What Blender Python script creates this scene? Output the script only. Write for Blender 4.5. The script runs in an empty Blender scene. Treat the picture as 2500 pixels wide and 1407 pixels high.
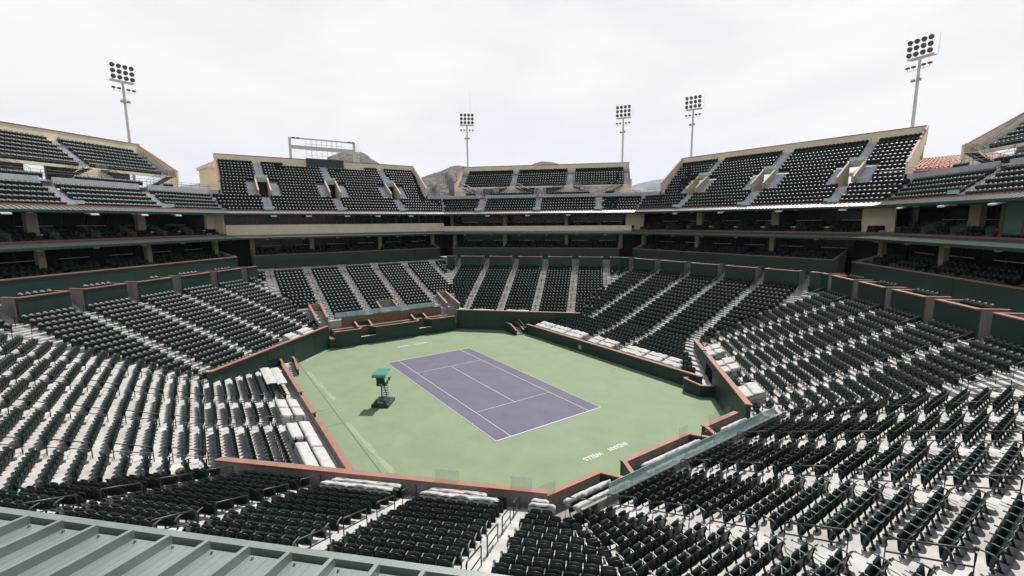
import bpy, math, random
import numpy as np
from mathutils import Matrix, Vector
random.seed(7)
rng = np.random.default_rng(7)
PI = math.pi
sc = bpy.context.scene
COL = sc.collection

# ------------------------------------------------------------------ camera
CP = (-22.6994, -39.2116, 16.265)
YAW, PIT, ROL, FPX = 0.6013, 0.1439, -0.0073, 1119.2415
def cam_axes():
    cy, sy, cp, sp = math.cos(YAW), math.sin(YAW), math.cos(PIT), math.sin(PIT)
    f = np.array([sy*cp, cy*cp, -sp]); rt = np.array([cy, -sy, 0.0]); up = np.cross(rt, f)
    r = rt*math.cos(ROL)+up*math.sin(ROL); u = -rt*math.sin(ROL)+up*math.cos(ROL)
    return r, u, f
CR, CU, CF = cam_axes()
cd = bpy.data.cameras.new('camera'); cam = bpy.data.objects.new('camera', cd); COL.objects.link(cam)
cd.sensor_width = 36; cd.sensor_fit = 'HORIZONTAL'; cd.lens = FPX/2500*36
cd.clip_start = 0.1; cd.clip_end = 30000
cam.matrix_world = Matrix(((CR[0], CU[0], -CF[0], CP[0]), (CR[1], CU[1], -CF[1], CP[1]), (CR[2], CU[2], -CF[2], CP[2]), (0, 0, 0, 1)))
sc.camera = cam
def pix(p):                      # where a point falls in the 2500 px photograph, used only to decide what is in view
    d = np.asarray(p)-np.array(CP); z = d@CF
    return (1250+FPX*(d@CR)/z, 703.5-FPX*(d@CU)/z, z)

# ------------------------------------------------------------------ world, sun, exposure
SUN_AZ = math.atan2(0.35, 0.54)         # direction towards the sun in plan
SUN_EL = math.radians(56)
w = bpy.data.worlds.new('World'); sc.world = w; w.use_nodes = True
nt = w.node_tree; nt.nodes.clear(); N_ = nt.nodes.new; L_ = nt.links.new
out = N_('ShaderNodeOutputWorld'); bg = N_('ShaderNodeBackground'); bg.inputs[1].default_value = 1.0
sky = N_('ShaderNodeTexSky'); sky.sky_type = 'NISHITA'; sky.sun_disc = False
sky.sun_elevation = SUN_EL; sky.sun_rotation = PI/2-SUN_AZ; sky.air_density = 1.0; sky.dust_density = 2.0
bs = N_('ShaderNodeVectorMath'); bs.operation = 'SCALE'; bs.inputs['Scale'].default_value = 0.09
L_(sky.outputs[0], bs.inputs[0])
tc = N_('ShaderNodeTexCoord'); sp = N_('ShaderNodeSeparateXYZ'); L_(tc.outputs['Generated'], sp.inputs[0])
mp = N_('ShaderNodeMapping'); mp.inputs['Scale'].default_value = (1.0, 1.0, 3.2); L_(tc.outputs['Generated'], mp.inputs[0])
n1 = N_('ShaderNodeTexNoise'); n1.inputs['Scale'].default_value = 2.1; n1.inputs['Detail'].default_value = 6; n1.inputs['Roughness'].default_value = 0.52; n1.inputs['Distortion'].default_value = 0.5
L_(mp.outputs[0], n1.inputs['Vector'])
cr = N_('ShaderNodeValToRGB'); L_(n1.outputs['Fac'], cr.inputs[0])
cr.color_ramp.elements[0].position = 0.36; cr.color_ramp.elements[0].color = (0.665, 0.67, 0.685, 1)
cr.color_ramp.elements[1].position = 0.60; cr.color_ramp.elements[1].color = (0.755, 0.75, 0.735, 1)
# cloud cover thins out overhead
mr = N_('ShaderNodeMapRange'); mr.inputs['From Min'].default_value = 0.35; mr.inputs['From Max'].default_value = 0.95
mr.inputs['To Min'].default_value = 1.0; mr.inputs['To Max'].default_value = 0.12; L_(sp.outputs['Z'], mr.inputs['Value'])
mx = N_('ShaderNodeMix'); mx.data_type = 'RGBA'
L_(mr.outputs[0], mx.inputs[0]); L_(bs.outputs[0], mx.inputs[6]); L_(cr.outputs[0], mx.inputs[7])
L_(mx.outputs[2], bg.inputs[0]); L_(bg.outputs[0], out.inputs[0])
sd = bpy.data.lights.new('sun', 'SUN'); sd.energy = 5.0; sd.angle = math.radians(0.6); sd.color = (1.0, 0.965, 0.91)
so = bpy.data.objects.new('sun', sd); COL.objects.link(so)
sv = Vector((math.cos(SUN_EL)*math.cos(SUN_AZ), math.cos(SUN_EL)*math.sin(SUN_AZ), math.sin(SUN_EL)))
so.rotation_euler = sv.to_track_quat('Z', 'Y').to_euler(); so.location = sv*200
sc.view_settings.view_transform = 'Standard'; sc.view_settings.look = 'None'
sc.view_settings.exposure = 0.40; sc.view_settings.gamma = 1.0; sc.view_settings.use_curve_mapping = False
sc.cycles.max_bounces = 5; sc.cycles.diffuse_bounces = 3; sc.cycles.glossy_bounces = 2; sc.cycles.transparent_max_bounces = 8

# ------------------------------------------------------------------ materials
def mat(name, col, rough=0.6, var=0.12, scale=1.5, col2=None, bump=0.0, bscale=40, metal=0.0, spec=0.5, streak=False, detail=5, stain=0.0, sscale=0.3, speck=0.0):
    m = bpy.data.materials.new(name); m.use_nodes = True
    t = m.node_tree; p = t.nodes['Principled BSDF']
    p.inputs['Roughness'].default_value = rough; p.inputs['Metallic'].default_value = metal
    p.inputs['Specular IOR Level'].default_value = spec
    g = t.nodes.new('ShaderNodeNewGeometry'); nz = t.nodes.new('ShaderNodeTexNoise')
    nz.inputs['Scale'].default_value = scale; nz.inputs['Detail'].default_value = detail; nz.inputs['Roughness'].default_value = 0.6
    if streak:
        mpn = t.nodes.new('ShaderNodeMapping'); mpn.inputs['Scale'].default_value = (1, 1, 0.15)
        t.links.new(g.outputs['Position'], mpn.inputs[0]); t.links.new(mpn.outputs[0], nz.inputs['Vector'])
    else: t.links.new(g.outputs['Position'], nz.inputs['Vector'])
    r = t.nodes.new('ShaderNodeValToRGB'); r.color_ramp.elements[0].position = 0.3; r.color_ramp.elements[1].position = 0.7
    a = [max(0, c*(1-var)) for c in col]; b = [min(1, c*(1+var)) for c in (col2 or col)]
    r.color_ramp.elements[0].color = (*a, 1); r.color_ramp.elements[1].color = (*b, 1)
    t.links.new(nz.outputs['Fac'], r.inputs[0]); t.links.new(r.outputs[0], p.inputs['Base Color'])
    src = r.outputs[0]
    for amt, scl, lo_, hi_ in ((stain, sscale, .38, .62), (speck, 26.0, .30, .42)):
        if not amt: continue
        n3 = t.nodes.new('ShaderNodeTexNoise'); n3.inputs['Scale'].default_value = scl; n3.inputs['Detail'].default_value = 9; n3.inputs['Roughness'].default_value = 0.68; n3.inputs['Distortion'].default_value = 0.6
        t.links.new(g.outputs['Position'], n3.inputs['Vector']); m3 = t.nodes.new('ShaderNodeMapRange')
        m3.inputs['From Min'].default_value = lo_; m3.inputs['From Max'].default_value = hi_; m3.inputs['To Min'].default_value = 1-amt; m3.inputs['To Max'].default_value = 1.0
        t.links.new(n3.outputs['Fac'], m3.inputs['Value']); sc3 = t.nodes.new('ShaderNodeVectorMath'); sc3.operation = 'SCALE'
        t.links.new(src, sc3.inputs[0]); t.links.new(m3.outputs[0], sc3.inputs['Scale']); src = sc3.outputs[0]
    t.links.new(src, p.inputs['Base Color'])
    if bump:
        n2 = t.nodes.new('ShaderNodeTexNoise'); n2.inputs['Scale'].default_value = bscale; n2.inputs['Detail'].default_value = 4
        t.links.new(g.outputs['Position'], n2.inputs['Vector'])
        bn = t.nodes.new('ShaderNodeBump'); bn.inputs['Strength'].default_value = bump; bn.inputs['Distance'].default_value = 0.02
        t.links.new(n2.outputs['Fac'], bn.inputs['Height']); t.links.new(bn.outputs[0], p.inputs['Normal'])
    return m
M = {}
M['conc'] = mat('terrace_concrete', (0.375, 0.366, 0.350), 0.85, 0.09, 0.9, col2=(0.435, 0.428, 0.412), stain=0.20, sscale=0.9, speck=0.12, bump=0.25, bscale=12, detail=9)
M['doorway'] = mat('doorway_shaded_stucco', (0.37, 0.335, 0.26), 0.85, 0.12, 0.8)  # cream stucco darkened: shade of the doorway boxes put into the colour
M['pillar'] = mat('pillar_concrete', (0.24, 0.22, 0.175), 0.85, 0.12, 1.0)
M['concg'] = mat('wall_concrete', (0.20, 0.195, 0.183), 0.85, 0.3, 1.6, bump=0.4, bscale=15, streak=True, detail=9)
M['blue'] = mat('upper_step_paint', (0.40, 0.415, 0.445), 0.7, 0.12, 0.7, detail=8)
M['stucco'] = mat('cream_stucco', (0.70, 0.63, 0.47), 0.85, 0.1, 0.6, bump=0.3, bscale=30, detail=8)
M['terra'] = mat('terracotta_coping', (0.225, 0.108, 0.076), 0.7, 0.14, 1.3, detail=7)
M['terrad'] = mat('dark_red_coping', (0.26, 0.085, 0.055), 0.6, 0.15, 1.3)
M['green'] = mat('green_wall_paint', (0.009, 0.031, 0.025), 0.5, 0.22, 0.5, detail=8)
M['greend'] = mat('green_metal_fascia', (0.02, 0.042, 0.038), 0.4, 0.1, 1)
M['canopy'] = mat('canopy_metal', (0.195, 0.235, 0.215), 0.36, 0.12, 1.2, bump=0.08, bscale=60, spec=0.8, metal=0.35, detail=9, stain=0.16, sscale=2.2, speck=0.10)
M['plastic'] = mat('seat_plastic', (0.0075, 0.0185, 0.0165), 0.36, 0.25, 2.0, spec=0.45)
M['plate'] = mat('seat_number_plate', (0.17, 0.185, 0.185), 0.4, 0.05, 3)
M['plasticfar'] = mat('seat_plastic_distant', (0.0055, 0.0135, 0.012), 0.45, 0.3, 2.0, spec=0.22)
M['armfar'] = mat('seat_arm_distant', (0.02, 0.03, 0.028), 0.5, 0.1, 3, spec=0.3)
M['arm'] = mat('seat_arm', (0.10, 0.12, 0.118), 0.42, 0.1, 3, spec=0.5)  # pale tone stands in for sky gloss on the bar, put into the colour
M['steel'] = mat('dark_steel', (0.012, 0.017, 0.018), 0.4, 0.1, 3)
M['courtg'] = mat('court_green', (0.150, 0.200, 0.110), 0.8, 0.05, 0.35, bump=0.05, bscale=80, detail=9, stain=0.10, sscale=0.45, speck=0.06)
M['courtp'] = mat('court_purple', (0.088, 0.082, 0.118), 0.8, 0.06, 0.5, detail=9, stain=0.12, sscale=0.5, speck=0.10)
M['line'] = mat('court_line', (0.42, 0.42, 0.42), 0.7, 0.04, 3)
M['worn'] = mat('worn_court', (0.20, 0.24, 0.155), 0.85, 0.12, 1.6)
M['seam'] = mat('seam', (0.04, 0.07, 0.04), 0.8, 0.1, 2)
M['cover'] = mat('white_cover', (0.38, 0.375, 0.36), 0.75, 0.08, 3, stain=0.12, sscale=1.5, bump=0.5, bscale=5)
M['wood'] = mat('deck_wood', (0.16, 0.10, 0.068), 0.6, 0.3, 3, streak=False, detail=8)
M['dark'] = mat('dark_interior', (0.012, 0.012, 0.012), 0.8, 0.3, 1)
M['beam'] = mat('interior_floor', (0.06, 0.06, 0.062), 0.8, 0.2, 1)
M['white'] = mat('white_steel', (0.58, 0.58, 0.56), 0.5, 0.06, 2)
M['pole'] = mat('galvanised_pole', (0.52, 0.53, 0.54), 0.5, 0.08, 2, metal=0.1)
M['lamp'] = mat('lamp_housing', (0.35, 0.35, 0.33), 0.5, 0.1, 2)
M['tile'] = mat('roof_tile', (0.36, 0.13, 0.085), 0.8, 0.35, 5)
M['orange'] = mat('orange_stucco', (0.46, 0.235, 0.09), 0.85, 0.1, 0.8)
M['sand'] = mat('desert_sand', (0.25, 0.21, 0.16), 0.95, 0.2, 0.05)
M['umb'] = mat('green_canopy_vinyl', (0.022, 0.18, 0.12), 0.4, 0.1, 3)
M['yellow'] = mat('yellow_paint', (0.5, 0.4, 0.03), 0.6, 0.1, 3)
M['brown'] = mat('bronze_door', (0.05, 0.035, 0.018), 0.5, 0.2, 2)
def glassmat(name, tint, alpha, rough=0.08):
    m = bpy.data.materials.new(name); m.use_nodes = True; t = m.node_tree
    p = t.nodes['Principled BSDF']; p.inputs['Base Color'].default_value = (*tint, 1); p.inputs['Roughness'].default_value = rough
    p.inputs['Alpha'].default_value = alpha; p.inputs['Specular IOR Level'].default_value = 0.8
    n = t.nodes.new('ShaderNodeTexNoise'); n.inputs['Scale'].default_value = 0.8; g = t.nodes.new('ShaderNodeNewGeometry')
    t.links.new(g.outputs['Position'], n.inputs['Vector'])
    mrn = t.nodes.new('ShaderNodeMapRange'); mrn.inputs['To Min'].default_value = rough*0.6; mrn.inputs['To Max'].default_value = rough*1.6
    t.links.new(n.outputs['Fac'], mrn.inputs['Value']); t.links.new(mrn.outputs[0], p.inputs['Roughness'])
    return m
M['teal'] = glassmat('teal_glass', (0.45, 0.66, 0.64), 0.55, 0.12)
M['clear'] = glassmat('clear_glass', (0.32, 0.46, 0.40), 0.14, 0.05)
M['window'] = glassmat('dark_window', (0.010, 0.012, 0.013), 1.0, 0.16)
M['window'].node_tree.nodes['Principled BSDF'].inputs['Specular IOR Level'].default_value = 0.3
M['gwin'] = glassmat('reflection_tinted_window', (0.05, 0.10, 0.09), 1.0, 0.1)  # green reflection on the panes put into their base colour
def lens_mat():
    m = glassmat('flood_lens', (0.10, 0.12, 0.13), 1.0, 0.12); return m
M['lens'] = lens_mat()
# rocky mountain
def rockmat(name, c1, c2, sc_):
    m = bpy.data.materials.new(name); m.use_nodes = True; t = m.node_tree; p = t.nodes['Principled BSDF']
    p.inputs['Roughness'].default_value = 0.95; p.inputs['Specular IOR Level'].default_value = 0.1
    g = t.nodes.new('ShaderNodeNewGeometry'); n = t.nodes.new('ShaderNodeTexNoise'); n.inputs['Scale'].default_value = sc_
    n.inputs['Detail'].default_value = 12; n.inputs['Roughness'].default_value = 0.72; n.inputs['Distortion'].default_value = 0.8
    t.links.new(g.outputs['Position'], n.inputs['Vector'])
    r = t.nodes.new('ShaderNodeValToRGB'); r.color_ramp.elements[0].position = 0.40; r.color_ramp.elements[1].position = 0.60
    r.color_ramp.elements[0].color = (*c1, 1); r.color_ramp.elements[1].color = (*c2, 1)
    t.links.new(n.outputs['Fac'], r.inputs[0]); t.links.new(r.outputs[0], p.inputs['Base Color'])
    b = t.nodes.new('ShaderNodeBump'); b.inputs['Strength'].default_value = 1.0; b.inputs['Distance'].default_value = 12
    t.links.new(n.outputs['Fac'], b.inputs['Height']); t.links.new(b.outputs[0], p.inputs['Normal'])
    return m
M['rock'] = rockmat('rock_slope', (0.045, 0.038, 0.036), (0.165, 0.14, 0.125), 0.022)
M['farrock'] = rockmat('far_rock', (0.10, 0.09, 0.085), (0.16, 0.145, 0.135), 0.002)

# ------------------------------------------------------------------ mesh helpers
ORG = {}                                   # world origin of every parent
class MB:
    def __init__(s): s.v = []; s.f = []; s.m = []; s.smooth = []
    def quadstrip(s): pass
    def add(s, vs, fs, mi=0, sm=False):
        o = len(s.v); s.v += [tuple(p) for p in vs]
        for f in fs: s.f.append([o+i for i in f]); s.m.append(mi); s.smooth.append(sm)
    def hexa(s, p, mi=0):                  # 8 points: bottom 0-3, top 4-7
        s.add(p, [(3, 2, 1, 0), (4, 5, 6, 7), (0, 1, 5, 4), (1, 2, 6, 5), (2, 3, 7, 6), (3, 0, 4, 7)], mi)
    def box(s, x0, x1, y0, y1, z0, z1, mi=0):
        s.hexa([(x0, y0, z0), (x1, y0, z0), (x1, y1, z0), (x0, y1, z0), (x0, y0, z1), (x1, y0, z1), (x1, y1, z1), (x0, y1, z1)], mi)
    def obox(s, c, u, v, hu, hv, z0, z1, mi=0):      # box with its plan turned to unit vectors u, v
        q = [(c[0]+a*hu*u[0]+b*hv*v[0], c[1]+a*hu*u[1]+b*hv*v[1]) for a, b in ((-1, -1), (1, -1), (1, 1), (-1, 1))]
        s.hexa([(x, y, z0) for x, y in q]+[(x, y, z1) for x, y in q], mi)
    def tube(s, pts, r, n=6, mi=0, cap=True, r1=None):
        pts = [Vector(p) for p in pts]; rings = []
        for i, p in enumerate(pts):
            d = (pts[min(i+1, len(pts)-1)]-pts[max(i-1, 0)]).normalized()
            a = d.cross(Vector((0, 0, 1)));  a = a if a.length > 1e-3 else Vector((1, 0, 0)); a.normalize(); b = d.cross(a)
            rr = r if r1 is None else r+(r1-r)*i/(len(pts)-1)
            rings.append([p+a*rr*math.cos(2*PI*k/n)+b*rr*math.sin(2*PI*k/n) for k in range(n)])
        vs = [q for g in rings for q in g]; fs = []
        for i in range(len(pts)-1):
            for k in range(n):
                fs.append((i*n+k, i*n+(k+1) % n, (i+1)*n+(k+1) % n, (i+1)*n+k))
        s.add(vs, fs, mi, True)
        if cap: s.add(rings[0], [tuple(range(n))], mi); s.add(rings[-1], [tuple(range(n))], mi)
    def prism(s, poly, z0, z1, mi=0):
        n = len(poly); vs = [(x, y, z0) for x, y in poly]+[(x, y, z1) for x, y in poly]
        s.add(vs, [tuple(range(n-1, -1, -1)), tuple(range(n, 2*n))]+[(i, (i+1) % n, n+(i+1) % n, n+i) for i in range(n)], mi)
    def build(s, name, mats, parent=None, loc=None, world=True):
        me = bpy.data.meshes.new(name)
        if world: off = ORG.get(parent.name, (0, 0, 0)) if parent else (loc or (0, 0, 0))
        else: off = (0, 0, 0)
        me.from_pydata([(a-off[0], b-off[1], c-off[2]) for a, b, c in s.v], [], s.f)
        if not isinstance(mats, (list, tuple)): mats = [mats]
        for m in mats: me.materials.append(M[m] if isinstance(m, str) else m)
        me.polygons.foreach_set('material_index', s.m); me.polygons.foreach_set('use_smooth', s.smooth); me.update()
        o = bpy.data.objects.new(name, me); COL.objects.link(o)
        if parent: o.parent = parent; ORG[o.name] = off
        elif loc: o.location = loc; ORG[o.name] = tuple(loc)
        else: ORG[o.name] = (0, 0, 0)
        return o
def tag(o, label=None, cat=None, group=None, kind=None):
    if label: o['label'] = label
    if cat: o['category'] = cat
    if group: o['group'] = group
    if kind: o['kind'] = kind
    return o
def thing(name, loc, label, cat, group=None, rz=0.0):
    o = bpy.data.objects.new(name, None); COL.objects.link(o); o.location = loc; o.rotation_euler = (0, 0, rz)
    o.empty_display_size = 0.3; ORG[o.name] = tuple(loc)
    return tag(o, label, cat, group)

# ------------------------------------------------------------------ octagon geometry
r2 = math.sqrt(0.5); TAN = math.tan(PI/8)
SN = {'FL': (-r2, r2), 'FE': (0, 1), 'FR': (r2, r2), 'RS': (1, 0), 'NR': (r2, -r2), 'NE': (0, -1), 'NL': (-r2, -r2), 'LS': (-1, 0)}
NAME = {'FL': 'far left corner', 'FE': 'far end', 'FR': 'far right corner', 'RS': 'right side', 'NR': 'near right corner',
        'NE': 'near end', 'NL': 'near left corner', 'LS': 'left side'}
def P(s, D, t, z):
    nx, ny = SN[s]; return (nx*D-ny*t, ny*D+nx*t, z)
def lim(L):                                 # a limit: number, or function of D
    return L if callable(L) else (lambda D: L)
MITL = lambda D: TAN*D
MITR = lambda D: -TAN*D
def sweep(mb, s, prof, tr=MITR, tl=MITL, mi=0, closed=False, seg=1):
    tr, tl = lim(tr), lim(tl); n = len(prof); cols = []
    for k in range(seg+1):
        a = k/seg; cols.append([P(s, D, tr(D)*(1-a)+tl(D)*a, z) for D, z in prof])
    vs = [p for c in cols for p in c]; fs = []
    m = n if closed else n-1
    for k in range(seg):
        for i in range(m):
            j = (i+1) % n; fs.append((k*n+i, (k+1)*n+i, (k+1)*n+j, k*n+j))
    if closed: fs += [tuple(range(n)), tuple(seg*n+i for i in range(n-1, -1, -1))]
    mb.add(vs, fs, mi)
def sbox(mb, s, D0, D1, t0, t1, z0, z1, mi=0, z0b=None, z1b=None):
    z0b = z0 if z0b is None else z0b; z1b = z1 if z1b is None else z1b
    mb.hexa([P(s, D0, t0, z0), P(s, D0, t1, z0), P(s, D1, t1, z0b), P(s, D1, t0, z0b), P(s, D0, t0, z1), P(s, D0, t1, z1), P(s, D1, t1, z1b), P(s, D1, t0, z1b)], mi)
def rect(D0, D1, z0, z1): return [(D0, z0), (D1, z0), (D1, z1), (D0, z1)]
ORDN = ['first', 'second', 'third', 'fourth', 'fifth', 'sixth', 'seventh', 'eighth', 'ninth', 'tenth', 'eleventh', 'twelfth', 'thirteenth',
        'fourteenth', 'fifteenth', 'sixteenth', 'seventeenth', 'eighteenth', 'nineteenth', 'twentieth', 'twenty-first', 'twenty-second', 'twenty-third', 'twenty-fourth']

# ------------------------------------------------------------------ ground and court
g = MB(); g.box(-9000, 9000, -9000, 9000, -0.6, -0.05); tag(g.build('ground', 'sand'), kind='structure')
R0 = 23.4
octa = [(R0*math.cos(a)/math.cos(PI/8), R0*math.sin(a)/math.cos(PI/8)) for a in [PI/8+i*PI/4 for i in range(8)]]
g = MB(); g.prism(octa, -0.04, 0.0); tag(g.build('court_surface', 'courtg'), kind='structure')
g = MB(); g.box(-5.535, 5.535, -11.935, 11.935, 0.0005, 0.004); tag(g.build('playing_court', 'courtp'), kind='structure')
g = MB(); Z0, Z1 = 0.0045, 0.008
def ln(x0, x1, y0, y1): g.box(x0, x1, y0, y1, Z0, Z1)
for yy in (-1, 1):
    ln(-5.485, 5.485, yy*11.885-(0.1 if yy > 0 else 0), yy*11.885+(0.1 if yy < 0 else 0))
    ln(-0.025, 0.025, *sorted((yy*11.785, yy*11.68)))
    ln(-4.065, 4.065, yy*6.4-0.025, yy*6.4+0.025)
for xx in (-1, 1):
    ln(*sorted((xx*5.485, xx*5.435)), -11.785, 11.785); ln(*sorted((xx*4.115, xx*4.065)), -11.785, 11.785)
ln(-0.025, 0.025, -6.375, 6.375)
tag(g.build('court_lines', 'line'), kind='structure')
g = MB(); g.box(-14.03, -13.97, -11.6, 17.8, 0.0005, 0.004)
for yy in (1.75, -1.9): g.box(-15.9, -14.031, yy-0.02, yy+0.02, 0.0005, 0.004)
for yy in (-5.2, 3.2): g.box(13.6, 15.9, yy, yy+0.03, 0.0005, 0.004)
tag(g.build('court_seams', 'seam'), kind='structure')
g = MB()
for (x0, y0, x1, y1) in ((-13.75, 14.2, -13.35, 3.6), (-13.75, -2.0, -13.35, -11.7), (-13.2, 18.2, -11.4, 20.0)):
    n = 14; L = math.hypot(x1-x0, y1-y0)
    for i in range(n):
        a, b = i/n, (i+1)/n; wv = lambda q: 0.17+0.06*math.sin(q*17+x0)+0.04*math.sin(q*41)
        dx, dy = (x1-x0)/L, (y1-y0)/L
        pts = []
        for q, sg in ((a, -1), (b, -1), (b, 1), (a, 1)):
            pts.append((x0+(x1-x0)*q-dy*sg*wv(q), y0+(y1-y0)*q+dx*sg*wv(q), 0.006))
        g.add(pts, [(0, 1, 2, 3)])
tag(g.build('worn_court_strips', 'worn'), kind='structure')
for i in range(60):
    x, y = random.uniform(-14.5, 15), random.uniform(-19, 19)
    if abs(x)+abs(y) > 29: continue
    a_ = random.uniform(0, PI); L_ = random.uniform(.03, .22); W_ = random.uniform(.006, .03)
    q = MB(); q.obox((x, y), (math.cos(a_), math.sin(a_)), (-math.sin(a_), math.cos(a_)), L_/2, W_/2, .0085, .0095); tag(q.build('court_scuff', random.choice(('seam', 'worn', 'worn'))), kind='structure')
def text_mesh(name, body, size, thick, matn, xf, parent=None, spacing=1.0, offset=0.0):
    cu = bpy.data.curves.new(name, 'FONT'); cu.body = body; cu.size = size; cu.extrude = thick; cu.space_character = spacing; cu.offset = offset
    cu.align_x = 'CENTER'; cu.align_y = 'CENTER'
    t = bpy.data.objects.new(name, cu); COL.objects.link(t)
    me = bpy.data.meshes.new_from_object(t.evaluated_get(bpy.context.evaluated_depsgraph_get()))
    bpy.data.objects.remove(t); bpy.data.curves.remove(cu)
    me.transform(xf); me.name = name; me.materials.clear(); me.materials.append(M[matn])
    o = bpy.data.objects.new(name, me); COL.objects.link(o)
    if parent: o.parent = parent
    return o
for yc in (-17.66, 17.70):
    for body, xc, wd in (('INDIAN', 1.31, 1.80), ('WELLS', -1.14, 1.70)):
        o = text_mesh('court_lettering', body, 0.66, 0.001, 'line', Matrix.Identity(4), spacing=1.05, offset=0.02)
        xs = [v.co.x for v in o.data.vertices]; ys = [v.co.y for v in o.data.vertices]
        k1, k2 = wd/(max(xs)-min(xs)), 0.47/(max(ys)-min(ys))
        o.data.transform(Matrix.Translation((xc, yc, 0.006)) @ Matrix.Rotation(PI, 4, 'Z') @ Matrix.Diagonal((k1, k2, 1, 1)) @ Matrix.Translation((-(max(xs)+min(xs))/2, -(max(ys)+min(ys))/2, 0)))
        tag(o, kind='structure')

# ------------------------------------------------------------------ rows
DK = lambda k: 22.85+0.83*k               # front edge of lower tread k
ZK = lambda k: 2.05+0.328*k
SH = {'FE': .35, 'NR': .3, 'FL': .2, 'FR': .2, 'NL': .05, 'RS': -.25, 'LS': -.25, 'NE': -.1}
AIS = {s: [SH[s]+a for a in (13.5, 8.1, 2.7, -2.7, -8.1, -13.5)] for s in SN}   # left to right as seen from the court
K0 = {'FE': 3, 'NE': 3}; KN = {s: 18 for s in SN}; KN['FE'] = 20; KN['NE'] = 20
DU = lambda j: 45.0+0.74*j
ZU = lambda j: 18.0+0.5375*j
seats = []        # (s, D, t, z, extra rotation, block key, row, kind)
def in_zone(s, D, t):
    if s == 'FE' and abs(t) > 8.55 and D < 28.9: return True
    if s == 'FE' and -1.2 < t < 1.4 and D < 27.6: return True
    return False
def fill(s, D, z, t0, t1, key, row, kind='low', pitch=0.5225, fromleft=True):
    L = t1-t0; n = int((L+0.06)/pitch)
    if n < 1: return
    pad = 0.0 if abs(L-n*pitch) > 0.35 else (L-n*pitch)/2
    for i in range(n):
        t = t0+pad+pitch*(i+0.5) if fromleft else t1-pad-pitch*(i+0.5)
        if kind == 'low' and in_zone(s, D, t): continue
        seats.append((s, D, t, z, 0.0, key, row, kind))
CHD = 0.57                                    # chair back stands this far behind the tread's front edge
for s in SN:
    for k in range(K0.get(s, 0), KN[s]):
        D = DK(k)+CHD; z = ZK(k); A = AIS[s]; lim_t = TAN*(D-0.35)-0.12
        for a, b, i in [(A[i+1]+.61, A[i]-.61, i+1) for i in range(5)]:
            a2, b2 = max(a, -lim_t), min(b, lim_t)
            if b2-a2 > 0.5: fill(s, D, z, a2, b2, (s, i), k, fromleft=(a2 == a))
        if lim_t > A[0]+1.2: fill(s, D, z, A[0]+.61, lim_t, (s, 0), k)
        if -lim_t < A[5]-1.2: fill(s, D, z, -lim_t, A[5]-.61, (s, 6), k, fromleft=False)
    # one chair turned into the bend of every row
for s, s2 in (('NL', 'NE'), ('NE', 'NR'), ('NR', 'RS'), ('RS', 'FR'), ('FR', 'FE'), ('FE', 'FL'), ('FL', 'LS'), ('LS', 'NL')):
    for k in range(max(K0.get(s, 0), K0.get(s2, 0)), 18):
        D = DK(k)+CHD-0.03
        if TAN*D > 13.0: continue
        if 'FE' in (s, s2) and D < 28.9: continue
        seats.append((s, D, TAN*D, ZK(k), PI/8, (s, 9), k, 'bend'))
# the rows along the near end's sunken terrace, and the seven lower rows of both long sides
for k, D in ((0, 22.75), (1, 23.75)):
    for a, b in ((-8.3, -5.1), (-2.4, 3.1), (5.6, 8.6)): fill('NE', D+0.45, 1.40+0.3*k, a, b, ('NE', 20), k, 'vip')
DS = lambda m: 16.76+0.87*m
ZS = lambda m: 0.72+0.19*m
def side_lim(s, D):                          # (tmin, tmax) of chairs on the lower side rows
    a = 32.1-(D-0.5)
    return (-a+2.0, a-0.5) if s in ('LS', 'RS') else None
for s in ('LS', 'RS'):
    for m in range(7):
        D = DS(m)+0.70; lo, hi = side_lim(s, D); A = AIS[s]
        cuts = [hi, A[2]+.61, A[2]-.61, A[3]+.61, A[3]-.61, lo]
        for i in range(3): fill(s, D, ZS(m), cuts[2*i+1], cuts[2*i], (s, 30+i), m, 'side', fromleft=(i != 2))
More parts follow.
